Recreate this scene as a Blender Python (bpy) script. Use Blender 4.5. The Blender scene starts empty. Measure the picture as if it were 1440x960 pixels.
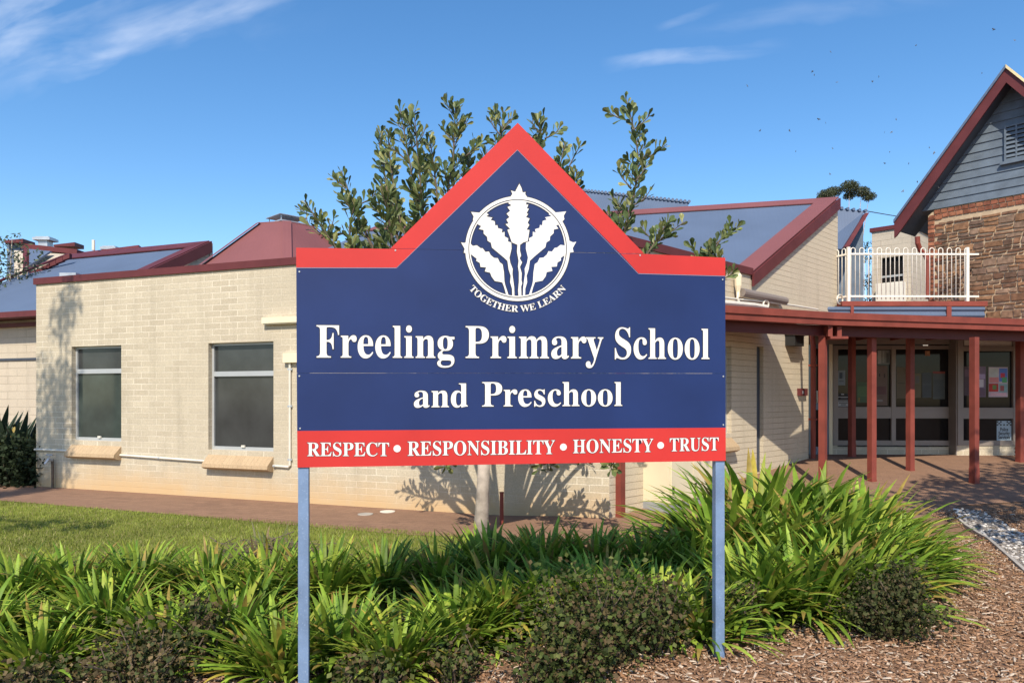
import bpy, bmesh, math, random
import numpy as np
from mathutils import Vector, Matrix
from mathutils.geometry import tessellate_polygon
random.seed(7); rng = np.random.default_rng(7)
SC = bpy.context.scene
COL = SC.collection
F, H, HY = 1040.0, 1.46, 556.0          # focal length in photo pixels, eye height, horizon row

# ------------------------------------------------------------------ helpers
def P(px, py, Y):
    return Vector(((px-720)/F*Y, Y, H-(py-HY)/F*Y))

class Plane:
    """vertical plane: s runs along it, p is the offset towards the viewer's side"""
    def __init__(self, x0, y0, dx, dy, flip=1):
        l = math.hypot(dx, dy); self.x0, self.y0 = x0, y0
        self.d = (dx/l, dy/l); self.n = (self.d[1]*flip, -self.d[0]*flip)
    def s_of(self, px, p=0.0):
        rx = (px-720)/F
        x0 = self.x0+self.n[0]*p; y0 = self.y0+self.n[1]*p
        return (rx*y0-x0)/(self.d[0]-rx*self.d[1])
    def sz(self, px, py, p=0.0):
        s = self.s_of(px, p)
        Y = self.y0+self.n[1]*p+s*self.d[1]
        return s, H-(py-HY)/F*Y
    def pt(self, s, z, p=0.0):
        return Vector((self.x0+self.d[0]*s+self.n[0]*p, self.y0+self.d[1]*s+self.n[1]*p, z))
    def px(self, px, py, p=0.0):
        s, z = self.sz(px, py, p); return self.pt(s, z, p)

def sm(t):
    t = max(0.0, min(1.0, t)); return t*t*(3-2*t)
WA, WB = (-7.63, 11.86), (1.117, 8.48)
W1 = Plane(WA[0], WA[1], WB[0]-WA[0], WB[1]-WA[1])          # the long front wall
W2 = Plane(WB[0], WB[1], .701, .713)                        # gable wall running back to the entrance
def G(x, y):
    """height of the ground"""
    g = .42*max(0.0, min(1.0, (y-8.0)/4.6))
    g = g*sm((x+.3)/1.6)
    if y < 6: g -= .15*sm((.9-x)/1.9)*sm((6-y)/1.8) + .06*sm((6-y)/1.8)
    return g
def gp(px, Y):
    x = (px-720)/F*Y; return Vector((x, Y, G(x, Y)))

class MB:
    def __init__(self):
        self.v, self.f, self.c, self.mi, self.uv = [], [], [], [], {}
    def poly(self, pts, col=None, mi=0, uv=None):
        i = len(self.v); self.v += [tuple(p) for p in pts]
        if uv: self.uv[len(self.f)] = uv
        self.f.append(tuple(range(i, i+len(pts)))); self.c.append(col); self.mi.append(mi)
    def hexa(self, q, col=None, mi=0):
        """8 corners: bottom loop (4), top loop (4)"""
        i = len(self.v); self.v += [tuple(p) for p in q]
        for a in ((0,3,2,1),(4,5,6,7),(0,1,5,4),(1,2,6,5),(2,3,7,6),(3,0,4,7)):
            self.f.append(tuple(i+k for k in a)); self.c.append(col); self.mi.append(mi)
    def box(self, x0,x1,y0,y1,z0,z1, **k):
        self.hexa([(x0,y0,z0),(x1,y0,z0),(x1,y1,z0),(x0,y1,z0),(x0,y0,z1),(x1,y0,z1),(x1,y1,z1),(x0,y1,z1)], **k)
    def pbox(self, W, s0,s1,z0,z1,p0,p1, **k):
        q = [W.pt(s,z,p) for z in (z0,z1) for s,p in ((s0,p1),(s1,p1),(s1,p0),(s0,p0))]
        self.hexa(q, **k)
    def beam(self, a, b, w, h, **k):
        """box from a to b, w wide, h high, a and b on its bottom centre line"""
        a, b = Vector(a), Vector(b); d = (b-a); t = Vector((-d.y, d.x, 0)).normalized()*w/2
        u = Vector((0,0,h))
        self.hexa([a-t, b-t, b+t, a+t, a-t+u, b-t+u, b+t+u, a+t+u], **k)
    def prism(self, pts, off, col=None, mi=0):
        """planar polygon pts (3D), extruded by vector off"""
        off = Vector(off); pts = [Vector(p) for p in pts]; n = len(pts)
        i = len(self.v); self.v += [tuple(p) for p in pts]+[tuple(p+off) for p in pts]
        for t in tessellate_polygon([pts]):
            for fc in (tuple(i+k for k in t), tuple(i+n+k for k in reversed(t))):
                self.f.append(fc); self.c.append(col); self.mi.append(mi)
        for k in range(n):
            self.f.append((i+k, i+(k+1)%n, i+n+(k+1)%n, i+n+k)); self.c.append(col); self.mi.append(mi)
    def tube(self, path, rad, n=8, col=None, cap=True, mi=0):
        path = [Vector(p) for p in path]; m = len(path)
        if not hasattr(rad, '__len__'): rad = [rad]*m
        i0 = len(self.v); ref = None
        for k in range(m):
            d = (path[min(k+1,m-1)]-path[max(k-1,0)]).normalized()
            if ref is None:
                ref = d.orthogonal().normalized()
            ref = (ref-d*ref.dot(d)).normalized(); b = d.cross(ref)
            for j in range(n):
                a = 2*math.pi*j/n
                self.v.append(tuple(path[k]+(ref*math.cos(a)+b*math.sin(a))*rad[k]))
        for k in range(m-1):
            for j in range(n):
                a = i0+k*n+j; b_ = i0+k*n+(j+1)%n
                self.f.append((a, b_, b_+n, a+n)); self.c.append(col); self.mi.append(mi)
        if cap:
            self.f.append(tuple(reversed(range(i0, i0+n)))); self.c.append(col); self.mi.append(mi)
            self.f.append(tuple(range(i0+(m-1)*n, i0+m*n))); self.c.append(col); self.mi.append(mi)
    def lathe(self, centre, prof, n=16, **k):
        c = Vector(centre)
        i0 = len(self.v)
        for r, z in prof:
            for j in range(n):
                a = 2*math.pi*j/n; self.v.append((c.x+r*math.cos(a), c.y+r*math.sin(a), c.z+z))
        for q in range(len(prof)-1):
            for j in range(n):
                a = i0+q*n+j; b = i0+q*n+(j+1)%n
                self.f.append((a,b,b+n,a+n)); self.c.append(None); self.mi.append(0)
        self.f.append(tuple(range(i0+(len(prof)-1)*n, i0+len(prof)*n))); self.c.append(None); self.mi.append(0)
    def build(self, name, mats, parent=None, smooth=False, fix=True):
        if not isinstance(mats, (list, tuple)): mats = [mats]
        v = np.array(self.v, float)
        if parent is not None:
            org = np.array(parent.matrix_basis.translation if parent.parent is None else parent['_w'])
        else:
            org = np.array([(v[:,0].min()+v[:,0].max())/2, (v[:,1].min()+v[:,1].max())/2, v[:,2].min()])
        me = bpy.data.meshes.new(name)
        me.from_pydata((v-org).tolist(), [], self.f)
        for m in mats: me.materials.append(m)
        me.polygons.foreach_set('material_index', self.mi)
        if fix:
            bm = bmesh.new(); bm.from_mesh(me); bmesh.ops.recalc_face_normals(bm, faces=bm.faces); bm.to_mesh(me); bm.free()
        if smooth: me.polygons.foreach_set('use_smooth', [True]*len(me.polygons))
        # metric UVs: u horizontal along the face, v up the face
        uvl = me.uv_layers.new(name='UVMap'); arr = np.empty(len(me.loops)*2)
        Z = Vector((0,0,1))
        for p in me.polygons:
            n = p.normal; t = Z.cross(n)
            t = Vector((1,0,0)) if t.length < 1e-3 else t.normalized()
            if abs(n.z) < .98 and (t.x < -.2 or (abs(t.x) <= .2 and t.y < 0)): t = -t
            b = n.cross(t)
            if b.z < 0: b = -b
            cu = self.uv.get(p.index)
            for k, li in enumerate(p.loop_indices):
                w = Vector(me.vertices[me.loops[li].vertex_index].co)+Vector(org)
                arr[2*li], arr[2*li+1] = cu[k] if cu else (w.dot(t), w.dot(b))
        uvl.data.foreach_set('uv', arr)
        if any(c is not None for c in self.c):
            at = me.color_attributes.new('col', 'FLOAT_COLOR', 'CORNER'); ca = np.ones((len(me.loops),4))
            for p in me.polygons:
                c = self.c[p.index] or (1,1,1)
                for li in p.loop_indices: ca[li,:3] = c
            at.data.foreach_set('color', ca.ravel())
        o = bpy.data.objects.new(name, me); COL.objects.link(o)
        if parent is not None:
            o.parent = parent; o['_w'] = [float(x) for x in org]
        else: o.location = org
        return o

def np_mesh(name, V, FC, mat, col=None, parent=None, smooth=False, org=(0,0,0)):
    """mesh from numpy arrays; FC (n,k) faces; col per-face colours"""
    me = bpy.data.meshes.new(name); n, k = FC.shape
    V = V-np.array(org)
    me.vertices.add(len(V)); me.vertices.foreach_set('co', V.astype(np.float32).ravel())
    me.loops.add(n*k); me.loops.foreach_set('vertex_index', FC.astype(np.int32).ravel())
    me.polygons.add(n); me.polygons.foreach_set('loop_start', np.arange(0, n*k, k, dtype=np.int32))
    if smooth: me.polygons.foreach_set('use_smooth', np.ones(n, dtype=bool))
    me.update(calc_edges=True); me.materials.append(mat)
    if col is not None:
        at = me.color_attributes.new('col', 'FLOAT_COLOR', 'CORNER')
        ca = np.ones((n*k, 4), np.float32); ca[:,:3] = np.repeat(col, k, axis=0); at.data.foreach_set('color', ca.ravel())
    o = bpy.data.objects.new(name, me); COL.objects.link(o); o.location = org
    if parent is not None: o.parent = parent; o.location = (0,0,0)
    return o

def tag(o, label, cat, group=None):
    o['label'] = label; o['category'] = cat
    if group: o['group'] = group
    return o
def thing(name, loc, label, cat, group=None):
    o = bpy.data.objects.new(name, None); COL.objects.link(o); o.location = loc; o.empty_display_size = .2
    return tag(o, label, cat, group)
def part_root(name, parent):
    """an Empty part that carries sub-parts"""
    o = bpy.data.objects.new(name, None); COL.objects.link(o); o.parent = parent
    o['_w'] = list(parent.location) if parent.parent is None else list(parent['_w']); return o
def copy_tree(o, parent=None):
    c = o.copy(); COL.objects.link(c); c.parent = parent
    for ch in o.children: copy_tree(ch, c)
    return c
def kind(o, k): o['kind'] = k; return o

# ------------------------------------------------------------------ materials
def nt(name):
    m = bpy.data.materials.new(name); m.use_nodes = True
    t = m.node_tree; return m, t, t.nodes['Principled BSDF'], t.nodes, t.links
def rgba(c): return (c[0], c[1], c[2], 1)
def mixrgb(N, L, fac, a, b, mode='MIX'):
    x = N.new('ShaderNodeMix'); x.data_type = 'RGBA'; x.blend_type = mode
    for sock, val in ((x.inputs['Factor'], fac), (x.inputs['A'], a), (x.inputs['B'], b)):
        if hasattr(val, 'is_output'): L.new(val, sock)
        elif isinstance(val, (int, float)): sock.default_value = val
        else: sock.default_value = rgba(val)
    return x.outputs['Result']
def noise(N, L, scale, detail=4, vec=None, rough=.55):
    n = N.new('ShaderNodeTexNoise'); n.inputs['Scale'].default_value = scale; n.inputs['Detail'].default_value = detail
    n.inputs['Roughness'].default_value = rough
    if vec is not None: L.new(vec, n.inputs['Vector'])
    return n.outputs['Fac']
def ramp(N, L, src, a, b):
    r = N.new('ShaderNodeMapRange'); r.inputs[1].default_value = a; r.inputs[2].default_value = b; L.new(src, r.inputs[0]); return r.outputs[0]
def bump(N, L, bs, src, strength=.3, dist=.01):
    b = N.new('ShaderNodeBump'); b.inputs['Strength'].default_value = strength; b.inputs['Distance'].default_value = dist
    L.new(src, b.inputs['Height']); L.new(b.outputs['Normal'], bs.inputs['Normal'])
def paint(name, c, rough=.5, var=.15, scale=3.0, metal=0.0, bmp=.08, dirt=None, spec=.5):
    m, t, b, N, L = nt(name)
    tc = N.new('ShaderNodeNewGeometry'); pos = tc.outputs['Position']
    n = noise(N, L, scale, 6, pos); n2 = noise(N, L, scale*14, 3, pos)
    d = tuple(x*(1-var) for x in c); u = tuple(min(1, x*(1+var)) for x in c)
    r = mixrgb(N, L, ramp(N, L, n, .3, .7), d, u)
    if dirt: r = mixrgb(N, L, ramp(N, L, n2, .58, .75), r, dirt)
    L.new(r, b.inputs['Base Color'])
    b.inputs['Roughness'].default_value = rough; b.inputs['Metallic'].default_value = metal
    b.inputs['Specular IOR Level'].default_value = spec
    if bmp: bump(N, L, b, n2, bmp, .004)
    return m
def brickmat(name, c1, c2, mort, w=.3, h=.086, msz=.0055, base=None, bmp=.5, mcol_low=None, squash=1.0, dark_low=True):
    m, t, b, N, L = nt(name)
    uv = N.new('ShaderNodeUVMap').outputs[0]; pos = N.new('ShaderNodeNewGeometry').outputs['Position']
    br = N.new('ShaderNodeTexBrick'); L.new(uv, br.inputs['Vector'])
    br.inputs['Scale'].default_value = 1; br.inputs['Mortar Size'].default_value = msz; br.inputs['Mortar Smooth'].default_value = .25
    br.inputs['Brick Width'].default_value = w; br.inputs['Row Height'].default_value = h; br.inputs['Bias'].default_value = -.1
    br.inputs['Color1'].default_value = rgba(c1); br.inputs['Color2'].default_value = rgba(c2); br.inputs['Mortar'].default_value = rgba(mort)
    n1 = noise(N, L, 1.1, 5, pos); n2 = noise(N, L, 60, 4, pos, .7)
    c = mixrgb(N, L, ramp(N, L, n1, .35, .7), br.outputs['Color'], tuple(x*.88 for x in c1))
    mp = N.new('ShaderNodeMapping'); mp.inputs['Scale'].default_value = (5, 5, .5); L.new(pos, mp.inputs[0])
    st = N.new('ShaderNodeMath'); st.operation = 'MULTIPLY'; L.new(ramp(N, L, noise(N, L, 1.0, 6, mp.outputs[0], .6), .5, .75), st.inputs[0]); st.inputs[1].default_value = .4
    c = mixrgb(N, L, st.outputs[0], c, tuple(x*.72 for x in c2))
    mx = N.new('ShaderNodeMix'); mx.data_type = 'RGBA'; mx.blend_type = 'MULTIPLY'; mx.inputs['Factor'].default_value = .35
    L.new(c, mx.inputs['A']); g = N.new('ShaderNodeCombineColor')
    r_ = ramp(N, L, n2, .25, .75)
    for k in range(3): L.new(r_, g.inputs[k])
    L.new(g.outputs[0], mx.inputs['B']); c = mx.outputs['Result']
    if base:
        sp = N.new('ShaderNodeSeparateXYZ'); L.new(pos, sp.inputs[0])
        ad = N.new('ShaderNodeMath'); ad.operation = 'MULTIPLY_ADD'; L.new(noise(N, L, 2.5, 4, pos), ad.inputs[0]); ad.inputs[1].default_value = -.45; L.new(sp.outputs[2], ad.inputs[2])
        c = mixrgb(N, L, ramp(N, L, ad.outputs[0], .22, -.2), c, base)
    L.new(c, b.inputs['Base Color']); b.inputs['Roughness'].default_value = .9; b.inputs['Specular IOR Level'].default_value = .2
    hgt = N.new('ShaderNodeMath'); hgt.operation = 'MULTIPLY_ADD'; L.new(br.outputs['Fac'], hgt.inputs[0]); hgt.inputs[1].default_value = -1.0
    nn = N.new('ShaderNodeMath'); nn.operation = 'MULTIPLY'; L.new(n2, nn.inputs[0]); nn.inputs[1].default_value = .6
    L.new(nn.outputs[0], hgt.inputs[2])
    bump(N, L, b, hgt.outputs[0], bmp, .006)
    return m
def colmat(name, rough=.8, trans=0.0, spec=.3, nscale=20, nvar=.25, bmp=0):
    """colour from the mesh's 'col' attribute, varied by noise"""
    m, t, b, N, L = nt(name)
    a = N.new('ShaderNodeVertexColor'); a.layer_name = 'col'
    pos = N.new('ShaderNodeTexCoord').outputs['Object']
    n = noise(N, L, nscale, 4, pos)
    g = N.new('ShaderNodeHueSaturation'); L.new(a.outputs[0], g.inputs['Color'])
    r = N.new('ShaderNodeMapRange'); r.inputs[1].default_value = .3; r.inputs[2].default_value = .7; r.inputs[3].default_value = 1-nvar; r.inputs[4].default_value = 1+nvar
    L.new(n, r.inputs[0]); L.new(r.outputs[0], g.inputs['Value'])
    L.new(g.outputs[0], b.inputs['Base Color']); b.inputs['Roughness'].default_value = rough; b.inputs['Specular IOR Level'].default_value = spec
    if bmp: bump(N, L, b, n, bmp, .01)
    if trans:
        tr = N.new('ShaderNodeBsdfTranslucent'); L.new(g.outputs[0], tr.inputs['Color'])
        mx = N.new('ShaderNodeMixShader'); mx.inputs[0].default_value = trans
        L.new(b.outputs[0], mx.inputs[1]); L.new(tr.outputs[0], mx.inputs[2])
        L.new(mx.outputs[0], t.nodes['Material Output'].inputs[0])
    return m
def sheetroof(name, c, pitch=.076, rough=.45):
    """painted corrugated sheet, ribs running up the slope"""
    m, t, b, N, L = nt(name)
    uv = N.new('ShaderNodeUVMap').outputs[0]; pos = N.new('ShaderNodeNewGeometry').outputs['Position']
    w = N.new('ShaderNodeTexWave'); w.wave_type = 'BANDS'; w.bands_direction = 'X'; w.inputs['Scale'].default_value = 1/pitch/3.1831*1.0
    w.inputs['Distortion'].default_value = 0; L.new(uv, w.inputs['Vector'])
    n = noise(N, L, .8, 5, pos)
    L.new(mixrgb(N, L, ramp(N, L, n, .3, .7), tuple(x*.9 for x in c), tuple(x*1.1 for x in c)), b.inputs['Base Color'])
    b.inputs['Roughness'].default_value = rough
    bump(N, L, b, w.outputs['Fac'], .14, .01)
    return m

M = {}
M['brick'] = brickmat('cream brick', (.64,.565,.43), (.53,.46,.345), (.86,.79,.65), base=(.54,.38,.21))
M['brick_gable'] = brickmat('cream brick raked joints', (.72,.63,.48), (.66,.575,.435), (.27,.21,.14), w=60, h=.086, msz=.004)
M['brick_far'] = brickmat('cream brick far', (.66,.58,.46), (.6,.52,.41), (.46,.4,.31), w=.6, h=.172, msz=.01)
M['sill'] = brickmat('sill brick', (.58,.43,.27), (.54,.39,.24), (.42,.31,.19), w=.08, h=2.0, msz=.004)
M['maroon'] = paint('maroon fascia paint', (.115,.029,.031), .5, .15, spec=.25)
M['redpost'] = paint('red oxide post paint', (.215,.052,.038), .6, .2, 4, dirt=(.2,.05,.04), spec=.25)
M['blueroof'] = sheetroof('blue grey roof sheet', (.092,.13,.205), rough=.6)
M['redroof'] = sheetroof('maroon roof sheet', (.19,.066,.066), rough=.6)
M['alu'] = paint('aluminium frame', (.43,.45,.46), .4, .05, metal=.2)
M['galv'] = paint('galvanised', (.42,.46,.5), .4, .15, metal=.4)
M['white'] = paint('white pvc', (.66,.63,.55), .6, .1)
M['creampaint'] = paint('cream enamel', (.75,.66,.47), .4, .05)
M['fencecream'] = paint('fence cream', (.78,.745,.66), .4, .06)
M['conc'] = paint('concrete', (.36,.33,.29), .9, .2, 6, bmp=.3)
M['board_blue'] = paint('sign blue', (.013,.029,.112), .42, .12, 2.2, bmp=.03, spec=.25)
M['board_red'] = paint('sign red', (.50,.034,.030), .42, .08, 2.2, bmp=.03, spec=.25)
M['board_white'] = paint('sign white', (.74,.73,.69), .4, .03, bmp=0)
M['board_dark'] = paint('sign outline', (.018,.018,.03), .4, .05, bmp=0)
M['bluepost'] = paint('blue post paint', (.15,.225,.36), .38, .18, 7, dirt=(.24,.33,.47), bmp=.15)
M['bark'] = paint('grey bark', (.33,.28,.23), .9, .35, 9, bmp=.6)
M['bark_dark'] = paint('dark bark', (.12,.09,.065), .9, .3, 12, bmp=.5)
M['taupe'] = paint('taupe frame', (.235,.20,.175), .5, .08)
M['doorblue'] = paint('blue grey door', (.12,.18,.25), .4, .1)
M['dark'] = paint('dark interior', (.02,.018,.017), .7, .2)
M['black'] = paint('black plastic', (.02,.02,.02), .5, .2)
M['slate'] = paint('blue grey boards', (.115,.15,.195), .6, .2, 5, bmp=.2, dirt=(.17,.2,.225))
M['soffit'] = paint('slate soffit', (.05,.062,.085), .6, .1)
M['creamroof'] = paint('cream roof', (.72,.6,.34), .6, .15)
M['insect'] = paint('insect', (.09,.09,.09), .6, .1)
M['leaf'] = colmat('strap leaf', .5, .3, .25, 14, .22)
M['treeleaf'] = colmat('tree leaf', .42, .18, .35, 14, .25)
M['shrubleaf'] = colmat('shrub leaf', .65, .2, .15, 14, .3)
M['grassblade'] = colmat('grass blade', .6, .25, .3, 3, .25)
M['chip'] = colmat('mulch chip', .9, 0, .2, 40, .3)
M['stone'] = colmat('stone', .9, 0, .2, 14, .38, .5)
M['printed'] = colmat('printed paper', .5, 0, .3, 9, .12)
def glass(name, c, rough=.06, spec=.5):
    m, t, b, N, L = nt(name)
    pos = N.new('ShaderNodeNewGeometry').outputs['Position']
    L.new(mixrgb(N, L, ramp(N, L, noise(N, L, 2.2, 4, pos), .35, .7), tuple(x*.75 for x in c), tuple(x*1.2 for x in c)), b.inputs['Base Color'])
    b.inputs['Roughness'].default_value = rough; b.inputs['Specular IOR Level'].default_value = spec
    return m
M['pane_grey'] = glass('grey screened pane', (.042,.046,.047), .12, .45)
M['pane_green'] = glass('green grey pane', (.043,.058,.053), .07, .6)
M['pane_dark'] = glass('dark pane', (.016,.015,.015), .05, .17)
def groundmat(name, cols, scales, bmp=.6, dist=.02, rough=.95):
    m, t, b, N, L = nt(name)
    pos = N.new('ShaderNodeNewGeometry').outputs['Position']
    c = mixrgb(N, L, ramp(N, L, noise(N, L, scales[0], 5, pos), .35, .65), cols[0], cols[1])
    n2 = noise(N, L, scales[1], 6, pos, .7)
    c = mixrgb(N, L, ramp(N, L, n2, .45, .7), c, cols[2])
    L.new(c, b.inputs['Base Color']); b.inputs['Roughness'].default_value = rough; b.inputs['Specular IOR Level'].default_value = .15
    bump(N, L, b, n2, bmp, dist); return m
M['soil'] = groundmat('mulch soil', ((.23,.13,.075), (.15,.085,.05), (.31,.21,.14)), (1.5, 45))
M['turf'] = groundmat('turf', ((.17,.19,.04), (.12,.145,.03), (.25,.22,.08)), (.9, 30))
M['pebblebed'] = groundmat('pebble bed', ((.24,.21,.18), (.16,.14,.12), (.36,.34,.31)), (4, 60))
M['paver'] = brickmat('brown pavers', (.34,.205,.135), (.26,.155,.105), (.19,.125,.085), w=.23, h=.115, msz=.005, bmp=.3)
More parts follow.
